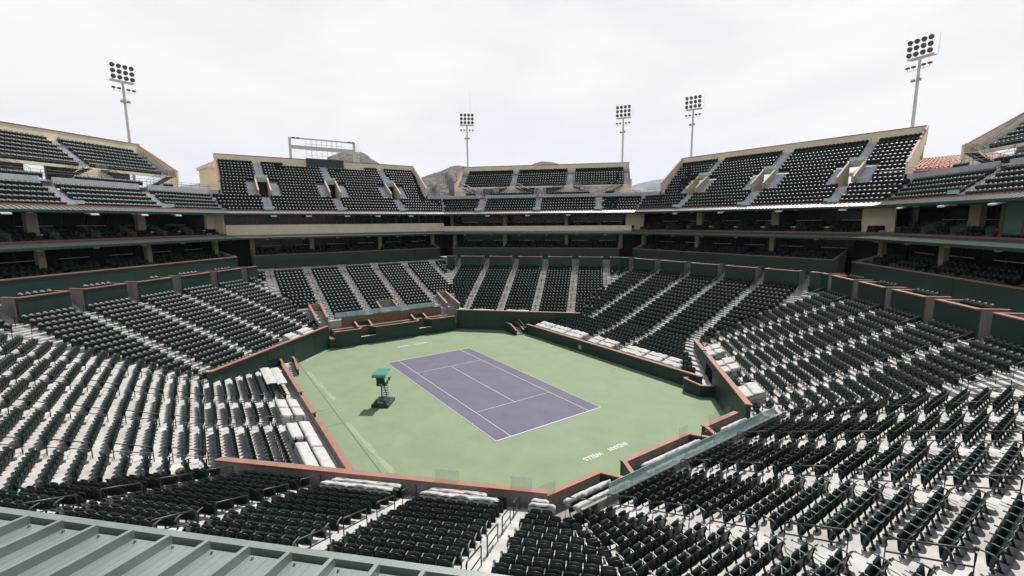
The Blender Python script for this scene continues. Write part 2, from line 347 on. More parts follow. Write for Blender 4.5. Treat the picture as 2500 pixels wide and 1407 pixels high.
# upper deck
UA = {'FE': [12.4, 1.0, -10.4], 'RS': [10.0, -1.4, -13.0], 'FR': [11.5, -.1, -11.75], 'FL': [13.1, 1.9, -9.3], 'NR': [7.65, -3.6]}
UTL = {'FE': lambda D: 18.75-0.01*(D-48.7), 'RS': lambda D: 16.15+.246*(D-48.7)}
UTR = {'FE': lambda D: -16.7-.12*(D-48.7), 'RS': lambda D: -19.3+.09*(D-48.7)}
BLK = {'FR': (18.0, -17.9), 'FL': (18.0, -17.2), 'NR': (16.9, -18.0)}
BA = {'FR': [17.3, 6.0, -5.75, -17.35], 'FL': [17.3, 6.3, -5.4, -16.7], 'NR': [16.3, 6.0, -5.75, -17.3]}
for s in UA:
    for j in range(17):
        D = DU(j)+0.56; z = ZU(j)
        if s in BLK and 5 <= j < 10: continue
        if j < 5: lo, hi = -TAN*D+0.2, TAN*D-0.2
        elif s in BLK: hi, lo = BLK[s]; hi -= 0.3; lo += 0.3
        else: lo, hi = UTR[s](D)+0.25, UTL[s](D)-0.25
        A = BA[s] if (s in BLK and j > 4) else UA[s]
        hw = 0.62 if (j < 5 or j >= 10 or s in BLK) else 2.45
        edges = [hi]+[e for a in A for e in (a+hw, a-hw)]+[lo]
        for i in range(0, len(edges)-1, 2):
            if edges[i]-edges[i+1] > 0.6:
                if s == 'FE' and j == 16 and -6.6 < edges[i] and edges[i] < 12: # shorter top row beside the green board
                    fill(s, D, z, max(edges[i+1], 8.0), edges[i], (s, 50), j, 'up') if edges[i] > 8.5 else (fill(s, D, z, edges[i+1], min(edges[i], -7.0), (s, 50), j, 'up'))
                    continue
                fill(s, D, z, edges[i+1], edges[i], (s, 50), j, 'up')
    if s in BLK:                                # single row on the cross gangway
        for a in UA[s]+([-15.5] if s == 'FR' else []): pass
        for c0, c1 in ((-14.8, -12.9), (-10.0, -1.6), (1.6, 10.0), (13.2, 15.3)):
            fill(s, 49.6, 21.28, c0, c1, (s, 51), 0, 'up')
# single seats row behind the parapet boxes
for s in SN:
    if s in ('FE', 'NE'): continue
    A = AIS[s]
    for i in range(5):
        lo, hi = A[i+1]+0.65, A[i]-0.65
        n = [6, 6, 5, 6, 2][(i*3+len(s)+ord(s[0])+ord(s[1])) % 5]
        fill(s, 38.95, 9.42, lo+.5, min(hi-.4, lo+.5+n*.56), (s, 40), 0, 'box', pitch=.56)

# ------------------------------------------------------------------ lower stands
for s in SN:
    lab = {'FE': 'concrete stand behind the far baseline, wooden bench deck at its foot',
           'NE': 'concrete stand behind the near baseline, with zigzag front wall and long teal glass screen',
           'NL': 'concrete corner stand below the green metal roof in the foreground',
           'NR': 'concrete corner stand on the right edge, behind the dark tunnel mouth',
           'LS': 'concrete side stand on the left, running down to the terracotta topped wall',
           'RS': 'concrete side stand on the right, its front rows under white covers',
           'FL': 'sunlit concrete corner stand on the left, above the sloping green wall',
           'FR': 'shaded concrete corner stand beyond the far right of the court'}[s]
    root = thing('seating_stand', P(s, 22.7, 0, 0), lab, 'grandstand', 'lower stands round the court')
    k0, kn = K0.get(s, 0), KN[s]
    tb = MB(); prof = []
    if s not in ('FE', 'NE'): prof = [(22.7, ZK(0))]
    else: prof = [(25.15, 1.2), (25.15, 3.03), (25.34, 3.03)]
    for k in range(k0, kn):
        prof += [(DK(k), ZK(k))] if k > k0 or s in ('FE', 'NE') else []
        prof += [(DK(k+1), ZK(k))]
    if s in ('FE', 'NE'): prof += [(DK(kn), 9.3), (40.75, 9.3)]
    else: prof += [(40.75, ZK(kn-1))]
    sweep(tb, s, prof, seg=6); tb.build('terrace', 'conc', root)
    # aisle steps
    for a in AIS[s]:
        ab = MB()
        for k in range(k0, kn):
            D = DK(k)
            if TAN*D < abs(a)+0.2: continue
            if s == 'FE' and -1.2 < a < 1.4: continue
            sbox(ab, s, D+0.42, D+0.826, a-0.6, a+0.6, ZK(k)+0.001, ZK(k)+0.164)
        zt, Dt = ZK(kn-1), DK(kn)
        if s not in ('FE', 'NE'):
            tb2 = MB()
            for q in range(10): sbox(tb2, s, Dt+.05+0.295*q, Dt+.05+0.295*(q+1)+0.001, a-0.64, a+0.64, zt+.002, zt+0.165*(q+1))
            tb2.build('top_steps', 'conc', root)
        else:
            for q in range(4): sbox(ab, s, Dt+.02-.3*(3-q), Dt+.32-.3*(3-q), a-.6, a+.6, zt+.002, zt+.25*(q+1))
        if ab.v: ab.build('aisle_steps', 'conc', root)
    # front wall and coping
    if s in ('FL', 'FR', 'NL', 'NR'):
        wb = MB()
        if s == 'NR':                           # tunnel mouth near the side stand
            sweep(wb, s, rect(22.58, 22.85, 0, 2.9), lambda D: -TAN*D, 0.6, closed=True)
            sweep(wb, s, rect(22.58, 22.85, 2.25, 2.9), 0.6, 3.3, closed=True)
            sweep(wb, s, rect(22.58, 22.85, 0, 2.9), 3.3, lambda D: TAN*D, closed=True)
        else: sweep(wb, s, rect(22.58, 22.85, 0, 2.9), closed=True, seg=4)
        wm = wb.build('front_wall', 'green' , root)
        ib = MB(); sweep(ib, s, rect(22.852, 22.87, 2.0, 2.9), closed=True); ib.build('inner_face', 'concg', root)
        cb = MB()
        if s == 'NR':
            for a, b in ((lambda D: -TAN*D, 3.2), (5.0, lambda D: TAN*D)): sweep(cb, s, rect(22.52, 22.98, 2.9, 2.98), a, b, closed=True)
        else: sweep(cb, s, rect(22.50, 22.93, 2.9, 2.99), closed=True)
        cb.build('coping', 'terra', wm)
        for q in (-6.2, -2.1, 2.1, 6.2):
            if s != 'NL': jb = MB(); sbox(jb, s, 22.572, 22.58, q-0.02, q+0.02, 0.02, 2.88); jb.build('joint_strip', 'dark', wm)
        if s == 'NR':
            db = MB(); sbox(db, s, 22.86, 27, 0.6, 0.7, 0, 2.25); sbox(db, s, 22.86, 27, 3.2, 3.3, 0, 2.25)
            sbox(db, s, 27, 27.1, 0.6, 3.3, 0, 2.25); sbox(db, s, 22.86, 27.1, 0.6, 3.3, 2.25, 2.3); db.build('tunnel', 'dark', root)
    # parapet boxes with green front, one per block
    if s not in ('FE', 'NE'):
        A = AIS[s]
        for i in range(-1, 6):
            if i == -1: lo, hi = A[0]+.65, TAN*38.0
            elif i == 5: lo, hi = -TAN*38.0, A[5]-.65
            else: lo, hi = A[i+1]+.65, A[i]-.65
            if hi-lo < 0.7: continue
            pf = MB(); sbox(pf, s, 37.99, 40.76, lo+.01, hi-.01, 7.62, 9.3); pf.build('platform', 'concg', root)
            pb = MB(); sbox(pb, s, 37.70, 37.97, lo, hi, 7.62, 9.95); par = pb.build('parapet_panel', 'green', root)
            if i != 5: sb = MB(); sbox(sb, s, 37.83, 39.6, lo, lo+0.16, 7.64, 9.94); sb.build('side_wall', 'concg', par)
            if i != -1: sb = MB(); sbox(sb, s, 37.83, 39.6, hi-0.16, hi, 7.64, 9.94); sb.build('side_wall', 'concg', par)
            cb = MB(); sbox(cb, s, 37.64, 38.06, lo-.03, hi+.03, 9.95, 10.04)
            if i != 5: sbox(cb, s, 38.06, 39.66, lo-.05, lo+0.22, 9.95, 10.04)
            if i != -1: sbox(cb, s, 38.06, 39.66, hi-0.22, hi+.05, 9.95, 10.04)
            cb.build('coping', 'terra', par)
    elif s == 'FE':
        for i in range(5):
            lo, hi = AIS[s][i+1]+.7, AIS[s][i]-.7
            bb = MB(); sbox(bb, s, 39.52, 39.56, lo, hi, 9.25, 10.12); bb.build('back_board', 'green', root)
        # end boxes: concrete stair boxes flanking the wooden deck
        for sg in (1, -1):
            xb = MB()
            for tt in ((8.85, 9.05), (10.35, 10.55)):
                a, b = sorted((sg*tt[0], sg*tt[1]))
                sbox(xb, s, 23.6 if tt[0] > 10 else 24.9, 28.4, a, b, 1.2, 3.6, z1b=4.95)
            a, b = sorted((sg*8.85, sg*10.55)); sbox(xb, s, 28.4, 28.6, a, b, 3.0, 4.95)
            bx = xb.build('stair_box', 'concg', root)
            xc = MB()
            for tt in ((8.80, 9.10), (10.30, 10.60)):
                a, b = sorted((sg*tt[0], sg*tt[1]))
                sbox(xc, s, 23.6 if tt[0] > 10 else 24.9, 28.4, a, b, 3.6, 3.68, z0b=4.95, z1b=5.03)
            a, b = sorted((sg*8.80, sg*10.60)); sbox(xc, s, 28.38, 28.65, a, b, 4.95, 5.04)
            a, b = sorted((sg*9.75, sg*10.1))
            xc.build('coping', 'terra', bx)
            db = MB(); a, b = sorted((sg*9.06, sg*10.34)); sbox(db, s, 23.2, 28.38, a, b, 1.19, 1.3); sbox(db, s, 28.3, 28.39, a, b, 1.3, 3.2)
            for q in range(8): sbox(db, s, 25+0.4*q, 25.4+0.4*q, a, b, 1.3, 1.3+.17*(q+1))
            db.build('stairs', 'concg', root)
        # small alcove in the lowest rows
        ab = MB()
        for tt in (-1.2, 1.25): sbox(ab, s, 25.45, 27.5, tt, tt+.15, 3.0, 4.0, z1b=4.65)
        sbox(ab, s, 27.5, 27.65, -1.2, 1.4, 3.0, 4.65); sbox(ab, s, 25.4, 27.5, -1.05, 1.25, 3.0, 3.06)
        al = ab.build('camera_alcove', 'concg', root)
        ac = MB()
        for tt in (-1.23, 1.22): sbox(ac, s, 25.45, 27.5, tt, tt+.21, 4.0, 4.06, z0b=4.65, z1b=4.71)
        sbox(ac, s, 27.5, 27.68, -1.23, 1.43, 4.65, 4.71); ac.build('coping', 'terra', al)
    # suite wall foot: platform back
    if s in ('LS', 'RS'):
        T1 = lambda D: 32.05-D
        tb = MB(); prof = [(16.3, ZS(0)), (DS(0), ZS(0))]
        for m in range(7): prof += [(DS(m), ZS(m)), (DS(m+1) if m < 6 else 22.85, ZS(m))]
        prof += [(22.85, 2.05)]
        sweep(tb, s, prof, lambda D: -T1(D), T1, seg=6); tb.build('lower_terrace', 'conc', root)
        for a in AIS[s][2:4]:
            ab = MB()
            for m in range(7): sbox(ab, s, DS(m)+0.45, DS(m)+0.868, a-.6, a+.6, ZS(m)+.001, ZS(m)+.095)
            ab.build('aisle_steps', 'conc', root)
        wb = MB(); gates = [(-3.1, .52), (2.45, .52)] if s == 'LS' else []
        lo, hi = (-13.4, 15.95) if s == 'LS' else (-14.6, 13.6)
        if s == 'LS': cuts = [lo, -3.62, -2.58, 1.93, 2.97, hi]
        else: cuts = [lo, hi]
        cb = MB()
        for a, b in zip(cuts[0::2], cuts[1::2]):
            sbox(wb, s, 16.05, 16.3, a, b, 0, 1.36); sbox(cb, s, 15.99, 16.36, a-.02, b+.02, 1.36, 1.45)
        for a, b in zip(cuts[1:-1:2], cuts[2:-1:2]): sbox(wb, s, 16.08, 16.2, a, b, 0, 0.62)
        wm = wb.build('front_wall', 'green', root); cb.build('coping', 'terra', wm)
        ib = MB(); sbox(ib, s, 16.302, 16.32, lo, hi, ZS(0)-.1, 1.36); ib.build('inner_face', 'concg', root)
        if s == 'LS':
            for a, b in zip(cuts[1:-1:2], cuts[2:-1:2]):
                gb = MB(); sbox(gb, s, 16.1, 16.13, a+.03, b-.03, .64, 1.42); gb.build('gate', 'clear', root)
        else:
            for (t0, t1) in ((2.9, 4.3), (-3.0, -1.2)):
                gb = MB()
                for q in (t0, t1): sbox(gb, s, 16.035, 16.048, q-.02, q+.02, .02, 1.34)
                sbox(gb, s, 16.035, 16.048, t0, t1, .66, .69); gb.build('door_frame', 'dark', root)
            for (t0, t1, m_) in ((2.0, 2.5, 'lamp'), (-1.0, -.55, 'dark')):
                gb = MB(); sbox(gb, s, 16.03, 16.046, t0, t1, .3, .8); gb.build('notice', m_, root)
    if s in ('FE', 'NE'):
        # front wall with two openings
        if s == 'FE': segs = [(-8.7, -4.75), (-2.85, 3.45), (5.45, 8.75)]
        else: segs = [(-9.6, -4.8), (-3.05, 3.45), (5.1, 9.2)]
        wb, cb, ib = MB(), MB(), MB(); y0 = 21.82; top = 2.12
        for n_, (a, b) in enumerate(segs):
            sbox(wb, s, y0, y0+.22, a, b, 0, top)
            sbox(cb, s, y0-.05, y0+.27 if s == 'FE' else y0+.33, a-.02, b+.02, top, top+.09)
            sbox(ib, s, y0+.222, y0+.24, a, b, 1.2, top)
            for e, inner in ((a, n_ > 0), (b, n_ < 2)):
                if not inner: continue
                d = -0.55 if e == a else 0.55
                # return wall running back at an angle
                q = [(e, y0+.22), (e+(.2 if e == a else -.2), y0+.22), (e+(.2 if e == a else -.2)+d, y0+1.25), (e+d, y0+1.25)]
                pts = [P(s, D_, t_, 0)[:2] for t_, D_ in q]
                wb.prism(pts, 0.0, top-.004)
                q2 = [(e-.05 if e == a else e+.05, y0+.27), (e+(.24 if e == a else -.24), y0+.27), (e+(.24 if e == a else -.24)+d, y0+1.3), (e+(-.05 if e == a else .05)+d, y0+1.3)]
                cb.prism([P(s, D_, t_, 0)[:2] for t_, D_ in q2], top+.001, top+.088)
        for n_ in (0, 1):
            a, b = segs[n_][1], segs[n_+1][0]
            sbox(wb, s, y0+.05, y0+.2, a, b, 0, 1.05)
            q = (a-.0 if s == 'NE' else a, b)
        wm = wb.build('front_wall', 'green', root); cb.build('coping', 'terra', wm); ib.build('inner_face', 'concg', root)
        pb = MB()
        for n_ in (0, 1):
            a, b = segs[n_][1], segs[n_+1][0]; sbox(pb, s, y0+.04, y0+.24, a, b, 1.05, 1.09)
        pb.build('opening_sill', 'white', root)
        fb = MB()
        for a, b in segs: sweep(fb, s, [(y0+.2, 1.25), (25.15, 1.25)], a+.1, b-.1)
        for sg, tt in ((1, 9.3), (-1, 9.3)): sbox(fb, s, y0+.3, 25.1, *sorted((sg*8.5, sg*9.3)), 1.1, 1.24)
        sbox(fb, s, y0+.2, 25.15, -9.3, 9.3, .5, .55); fb.build('deck_floor', 'concg' if s == 'NE' else 'wood', root)
        if s == 'FE':
            wb = MB()
            for (a, b) in ((-8.6, -5.35), (-2.3, 2.9), (6.0, 8.6)):
                sbox(wb, s, 22.1, 23.0, a, b, 1.26, 1.62); sbox(wb, s, 23.0, 23.75, a, b, 1.26, 1.32)
            wb.build('front_bench', 'wood', root)
            wb = MB(); sbox(wb, s, 23.75, 25.1, -8.6, 8.6, 1.26, 2.02); wb.build('bench_tier', 'wood', root)
            wb = MB(); sbox(wb, s, 24.98, 25.13, -7.9, 7.1, 2.03, 3.36); sbox(wb, s, 23.76, 23.82, -8.6, 8.6, 2.02, 2.06)
            wb.build('bench_back', 'wood', root)
            for c in (-3.8, 4.45):
                wb = MB()
                for sg in (-1, 1): sbox(wb, s, 23.1, 24.8, c+sg*.95-.08, c+sg*.95+.08, 1.2, 2.12, z1b=2.6)
                sbox(wb, s, 24.8, 24.97, c-1.05, c+1.05, 1.2, 2.6); bx = wb.build('opening_box', 'green', root)
                wb = MB()
                for sg in (-1, 1): sbox(wb, s, 23.1, 24.8, c+sg*.95-.13, c+sg*.95+.13, 2.12, 2.2, z0b=2.6, z1b=2.68)
                sbox(wb, s, 24.76, 25.0, c-1.1, c+1.1, 2.605, 2.685); wb.build('coping', 'terra', bx)
            wb = MB()
            for c in (-7.4, -1.6, 8.15):
                for q in range(4): sbox(wb, s, 23.75-.28*(q+1), 23.75-.28*q-.001, c-.45, c+.45, 1.33, 1.9-.14*q)
            wb.build('deck_steps', 'wood', root)
        else:
            tb = MB()
            for a, b in segs: sweep(tb, s, [(23.5, 1.25), (23.5, 1.7), (25.15, 1.7)], a+.2, b-.2)
            tb.build('row_step', 'conc', root)
            gb = MB(); sbox(gb, s, 25.16, 25.3, -9.4, 9.4, 3.04, 3.38)
            gb.build('screen_curb', 'concg', root)
# glass screens
for s, (a, b), n, lab in (('FE', (-7.0, 7.9), 10, 'long pale teal glass screen above the wooden bench deck, far end'),
                          ('NE', (-7.7, 7.9), 11, 'long pale teal glass screen in front of the near end seats')):
    r = thing('glass_screen', P(s, 25.25, 0, 3.38), lab, 'glass screen')
    stp = (b-a)/n
    for i in range(n):
        q = MB(); sbox(q, s, 25.24, 25.26, a+stp*i+.02, a+stp*(i+1)-.02, 3.39, 4.06); q.build('pane', 'teal', r)
for (s, D, z, a, b, lab) in (('NL', 22.7, 2.99, 3.6, 4.9, 'small clear glass guard on the coping above the tarped front row'),
                             ('NL', 22.7, 2.99, 7.6, 8.7, 'small clear glass guard near the bend of the terracotta coping'),
                             ('NE', 22.0, 2.21, -9.3, -8.2, 'short clear glass guard angled at the corner of the near coping'),
                             ('NE', 22.0, 2.21, 2.3, 3.2, 'clear glass guard at the end of the longest near coping'),
                             ('NE', 22.0, 2.21, 5.6, 8.2, 'clear glass guard beside the dark tunnel corner')):
    r = thing('glass_guard', P(s, D, (a+b)/2, z), lab, 'glass guard', 'clear glass guards on the coping')
    q = MB(); mid = (a+b)/2; sbox(q, s, D-.01, D+.01, a, mid-.01, z, z+.62); q.build('pane', 'clear', r)
    q = MB(); sbox(q, s, D-.01, D+.01, mid+.01, b, z, z+.62); q.build('pane', 'clear', r)

# stair boxes down to the court
def stair_box(loc, dirx, diry, lab, n=5, hgt=0.72, wd=1.1, wall_h=1.35, back=1.5):
    r = thing('court_stairs', (loc[0], loc[1], 0), lab, 'stairs')
    ux, uy = dirx, diry; vx, vy = -uy, ux      # u: direction going down, v: across
    st = MB()
    for i in range(n):
        c = (loc[0]+ux*(0.3*i+.15), loc[1]+uy*(0.3*i+.15)); st.obox(c, (ux, uy), (vx, vy), .15, wd/2, 0.0, hgt*(n-i)/n)
    st.obox((loc[0]-ux*back/2, loc[1]-uy*back/2), (ux, uy), (vx, vy), back/2, wd/2, 0.0, hgt+.02)
    st.build('steps', 'conc', r)
    for sg in (1, -1):
        wl = MB(); hw = wd/2+.09
        c0 = np.array((loc[0]+vx*sg*hw, loc[1]+vy*sg*hw)); U = np.array((ux, uy)); V = np.array((vx, vy))
        def wall(mb, a, b, za, zb, w_, z0a, z0b):
            pts = []
            for (q, zz) in ((0, 0), (1, 1)):
                base = [(c0+U*a-V*w_), (c0+U*b-V*w_), (c0+U*b+V*w_), (c0+U*a+V*w_)]
                hs = ((z0a, z0b, z0b, z0a), (za, zb, zb, za))[q]
                pts += [(float(p[0]), float(p[1]), h) for p, h in zip(base, hs)]
            mb.hexa(pts)
        wall(wl, -back, 0, wall_h, wall_h, .08, 0, 0); wall(wl, 0, n*.3, wall_h, wall_h*.45, .08, 0, 0)
        wo = wl.build('side_wall', 'green', r)
        cp = MB(); wall(cp, -back, 0, wall_h+.07, wall_h+.07, .11, wall_h, wall_h); wall(cp, 0, n*.3, wall_h+.07, wall_h*.45+.07, .11, wall_h, wall_h*.45); cp.build('coping', 'terra', wo)
    rl = MB(); hw = wd/2+.2
    a = Vector((loc[0]+vx*hw-ux*back, loc[1]+vy*hw-uy*back, wall_h+.6)); b = Vector((loc[0]+vx*hw+ux*.1, loc[1]+vy*hw+uy*.1, wall_h+.6)); c = Vector((loc[0]+vx*hw+ux*n*.3, loc[1]+vy*hw+uy*n*.3, wall_h*.45+.6))
    rl.tube([a, b, c, c-Vector((0, 0, .6))], .022); rl.tube([a, a-Vector((0, 0, .6))], .022); rl.tube([b, b-Vector((0, 0, .6))], .022); rl.build('handrail', 'steel', r)
    return r
stair_box((-15.45, 14.7), 0, -1, 'terracotta topped court stairs at the far end of the left wall', back=1.4)
stair_box((15.0, 15.2), 0, -1, 'small green stairs to the court in the far right corner', back=1.2)
r = thing('court_stairs', (15.5, -15.6, 0), 'low green walled landing with stairs beside the dark tunnel', 'stairs')
pb = MB(); poly = [(15.0, -13.5), (16.04, -13.0), (16.6, -14.6), (17.3, -15.2), (16.4, -16.2), (15.2, -15.4)]
pb.prism([(14.75, -13.6), (16.04, -13.2), (16.04, -14.62), (16.75, -15.3), (16.2, -16.0), (15.0, -15.6)], 0, .70); pb.build('landing', 'conc', r)
wb = MB(); cb = MB()
pl = [(15.95, -13.35), (14.85, -13.6), (14.75, -15.5), (15.75, -16.3)]
for (a, b), (h0, h1) in zip(zip(pl, pl[1:]), ((1.0, 1.25), (1.25, 1.05), (1.05, 1.05))):
    d = Vector((b[0]-a[0], b[1]-a[1])).normalized(); nn = (-d.y, d.x)
    for mbb, w_, z0_, ad in ((wb, .09, None, 0), (cb, .13, 1, .07)):
        q = [(a[0]+nn[0]*w_, a[1]+nn[1]*w_), (b[0]+nn[0]*w_, b[1]+nn[1]*w_), (b[0]-nn[0]*w_, b[1]-nn[1]*w_), (a[0]-nn[0]*w_, a[1]-nn[1]*w_)]
        hs = (h0, h1, h1, h0)
        mbb.hexa([(x, y, 0 if z0_ is None else h) for (x, y), h in zip(q, hs)]+[(x, y, h+ad) for (x, y), h in zip(q, hs)])
wo = wb.build('side_wall', 'green', r); cb.build('coping', 'terra', wo)

# ------------------------------------------------------------------ suites (two storeys under metal canopies) and the upper deck
def ribs(mb, s, D0, z0, D1, z1, tr, tl, step, h=0.09, w_=0.06):
    tr, tl = lim(tr), lim(tl); t = math.ceil(tr(D1)/step)*step; th = (z1-z0)/(D1-D0)
    while t < tl(D1):
        Da = D0 if abs(t) <= TAN*D0 else abs(t)/TAN
        if Da < D1-.05:
            za = z0+th*(Da-D0); sbox(mb, s, Da, D1, t-w_/2, t+w_/2, za, za+h, 0, z0b=z1, z1b=z1+h)
        t += step
def canopy(root, s, D0, z0, D1, z1, label, tr=MITR, tl=MITL, step=0.5, fascia=.23, nl=False):
    cb = MB(); e_ = 0 if nl else .05; sweep(cb, s, [(D0+e_, z0-.02), (D1, z1-.02), (D1, z1-.14), (D0+e_, z0-.14)], tr, tl, closed=True)
    if nl:
        t = -1.9
        while t < 15.8:
            for o_ in (.09, .15, .21): sbox(cb, s, D0+.01, D1, t+o_-.012, t+o_+.012, z0-.03, z0-.017, z0b=z1-.03, z1b=z1-.017)
            for dd in (.03, .55, 1.1): sbox(cb, s, D0+dd, D0+dd+.012, t+.12, t+.132, z0-.02, z0+.0, z0b=z0-.02+.12*dd, z1b=z0+.12*dd)
            t += .305
    ribs(cb, s, D0+.0 if nl else D0+.06, z0-.02, D1, z1-.02, tr, tl, step, .07 if nl else .09, .028 if nl else .07)
    c = cb.build('canopy_roof', 'canopy', root)
    if nl:
        fb = MB(); sweep(fb, s, rect(D0-.10, D0-.045, z0-.2, z0+.0), tr, tl, closed=True); fb.build('gutter', 'canopy', c); fb = MB(); sweep(fb, s, rect(D0-.044, D0-.001, z0-.2, z0-.07), tr, tl, closed=True); fb.build('gutter_channel', 'steel', c); return c
    fb = MB(); sweep(fb, s, rect(D0-.1, D0-.02, z0-fascia+.02, z0+.05), tr, tl, closed=True); sweep(fb, s, rect(D0-.02, D0+.06, z0-fascia+.02, z0-fascia+.06), tr, tl, closed=True)
    fb.build('gutter', 'greend', c)
    return c
LOWP = {'FL': [6.9, -4.5, -14.9], 'FE': [6.6, -5.0, -15.4, 15.4], 'FR': [16.0, 5.9, -5.9, -15.9], 'RS': [15.6, 4.9, -6.8], 'NR': [15.6, 6.0, -5.9]}
UPP = {'FL': [(5.45, 4.4), (-6.45, -7.55)], 'FR': [(17.9, 17.3), (6.9, 6.2), (-5.3, -6.0)], 'RS': [(7.4, 6.4), (-4.8, -5.8)], 'NR': [(8.5, 7.1)], 'FE': []}
for s in ('FL', 'FE', 'FR', 'RS', 'NR', 'NL'):
    lab = {'FL': 'two storey suite front at the left, its canopies in sun', 'FE': 'two storey suite front with long cream band and dark press windows',
           'FR': 'two storey suite front with narrow cream balcony band, far right corner', 'RS': 'two storey suite front on the right with shaded lower canopy',
           'NR': 'two storey suite front at the right edge with green reflecting glazed end', 'NL': 'green metal roofed suite front in the bottom left foreground'}[s]
    root = thing('suite_front', P(s, 41, 0, 9.3), lab, 'suite building', 'suite fronts between the seating decks')
    wb = MB(); sweep(wb, s, rect(40.8, 41.0, 9.28, 11.32), -15.6, 15.6, closed=True); wl = wb.build('green_wall', 'green', root)
    cb = MB(); sweep(cb, s, rect(40.74, 41.08, 11.32, 11.43), -15.65, 15.65, closed=True); cb.build('coping', 'terra', wl)
    jb = MB(); sbox(jb, s, 40.79, 40.798, -.02, .02, 9.3, 11.3); jb.build('joint_strip', 'dark', wl)
    if s == 'NL':
        canopy(root, s, 41.40, 14.12, 44.5, 14.50, '', step=0.305, tr=-2, tl=16, nl=True)
        cb = MB(); sweep(cb, s, rect(44.5, 44.7, 14.2, 14.75), -2, 16, closed=True); cb.build('balcony_curb', 'terrad', root)
        continue
    fb = MB(); sweep(fb, s, [(41.0, 10.7), (42.0, 10.7), (42.0, 11.1), (43.0, 11.1), (43.0, 11.5), (47, 11.5)], -15.6, 15.6); fb.build('suite_floor', 'beam', root)
    for sg in (1, -1):
        a, b = sorted((sg*15.45, sg*15.62)); pb = MB(); sbox(pb, s, 41.0, 44.2, a, b, 9.28, 11.45, z1b=12.4); pb.build('portal_wall', 'concg', root)
    fl = MB(); sweep(fl, s, [(40.7, 9.29), (47, 9.29)], -TAN*44, TAN*44); sweep(fl, s, [(46.9, 9.29), (46.9, 14.0)]); fl.build('portal_floor', 'dark', root)
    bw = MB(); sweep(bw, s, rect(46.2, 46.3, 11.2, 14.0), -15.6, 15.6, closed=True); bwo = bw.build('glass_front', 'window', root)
    for t in np.arange(-15, 15.1, 2.5): mb_ = MB(); sbox(mb_, s, 46.14, 46.2, t-.05, t+.05, 11.51, 13.84); mb_.build('mullion', 'steel', bwo)
    for t in np.arange(-13.5, 14, 5.2): rb = MB(); sbox(rb, s, 46.05, 46.13, t-1.5, t+1.5, 12.55, 12.62); rb.build('bar_rail', 'stucco', root)
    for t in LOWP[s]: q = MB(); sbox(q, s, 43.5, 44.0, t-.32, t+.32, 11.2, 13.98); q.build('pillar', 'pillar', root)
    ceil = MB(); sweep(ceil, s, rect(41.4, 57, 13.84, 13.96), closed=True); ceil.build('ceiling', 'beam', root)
    for t in np.arange(-13.2, 14, 5.3):
        q = MB(); c = P(s, 41.9, t+.15, 13.83); n = 10; rad = .30
        q.add([(c[0]+rad*math.cos(2*PI*i/n), c[1]+rad*math.sin(2*PI*i/n), c[2]+.02) for i in range(n)]+[(c[0]+.2*math.cos(2*PI*i/n), c[1]+.2*math.sin(2*PI*i/n), c[2]-.14) for i in range(n)],
              [tuple(range(n, 2*n))]+[(i, (i+1) % n, n+(i+1) % n, n+i) for i in range(n)]); q.build('ceiling_lamp', 'lamp', root)
    canopy(root, s, 41.2, 14.07, 45.0, 14.46, '')
    # upper storey
    if s == 'FE':
        q = MB(); sweep(q, s, rect(45.05, 45.4, 14.42, 16.04), closed=True); bo = q.build('cream_band', 'stucco', root)
        q = MB(); sweep(q, s, rect(45.6, 45.7, 16.04, 17.56), closed=True); wo = q.build('press_window', 'window', root)
        for i, t in enumerate(np.arange(-18.2, 18.5, 1.55)):
            q = MB(); wd = .22 if i % 3 == 0 else .06; sbox(q, s, 45.45, 45.6, t-wd/2, t+wd/2, 16.05, 17.6); q.build('mullion', 'brown', wo)
        q = MB(); sweep(q, s, rect(45.5, 45.58, 16.75, 16.79), closed=True); q.build('transom', 'brown', wo)
    else:
        zc = 15.42 if s == 'FR' else 14.66
        q = MB(); sweep(q, s, rect(45.0, 45.2, 14.42, zc), MITR if s != 'FR' else -17.9, MITL, closed=True); q.build('balcony_band', 'stucco' if s == 'FR' else 'terrad', root)
        q = MB(); sweep(q, s, [(45.2, 14.15), (46.1, 14.15), (46.1, 14.65), (47, 14.65), (47, 15.15), (51, 15.15)]); q.build('suite_floor', 'beam', root)
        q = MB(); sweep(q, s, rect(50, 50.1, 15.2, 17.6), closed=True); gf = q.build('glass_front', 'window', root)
        for t in np.arange(-17, 18, 2.4): q = MB(); sbox(q, s, 49.92, 50.0, t-.04, t+.04, 15.2, 17.5); q.build('mullion', 'steel', gf)
        for t in np.arange(-14.5, 15, 5.8): q = MB(); sbox(q, s, 49.7, 49.78, t-1.7, t+1.7, 16.1, 16.17); q.build('bar_rail', 'stucco', root)
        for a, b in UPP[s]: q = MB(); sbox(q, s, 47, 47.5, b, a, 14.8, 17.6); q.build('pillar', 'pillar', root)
        if s in ('FL', 'FR', 'RS'):
            a, b = {'FL': (-17.1, -20.5), 'FR': (-16.9, -20.2), 'RS': (-16.0, -19.4)}[s]
            q = MB(); sbox(q, s, 46.9, 47.3, b, a, 14.4, 17.6); q.build('cream_pier', 'stucco', root)
        if s == 'FL':
            q = MB(); sbox(q, s, 45.3, 48, -18.75, -18.55, 14.7, 17.6); q.build('cream_return', 'stucco', root)
        if s == 'NR':
            for a, b in ((2.0, .25), (.12, -1.7), (-1.83, -3.6)): q = MB(); sbox(q, s, 45.22, 45.27, b, a, 14.87, 17.55); q.build('glazed_bay', 'gwin', root)
            [(lambda q: (sbox(q, s, *b_), q.build('bay_frame', 'brown', root)))(MB()) for b_ in ((45.2, 45.45, 2.02, 2.4, 14.4, 17.56), (45.2, 45.4, .12, .25, 14.78, 17.56), (45.2, 45.4, -1.83, -1.7, 14.78, 17.56))]
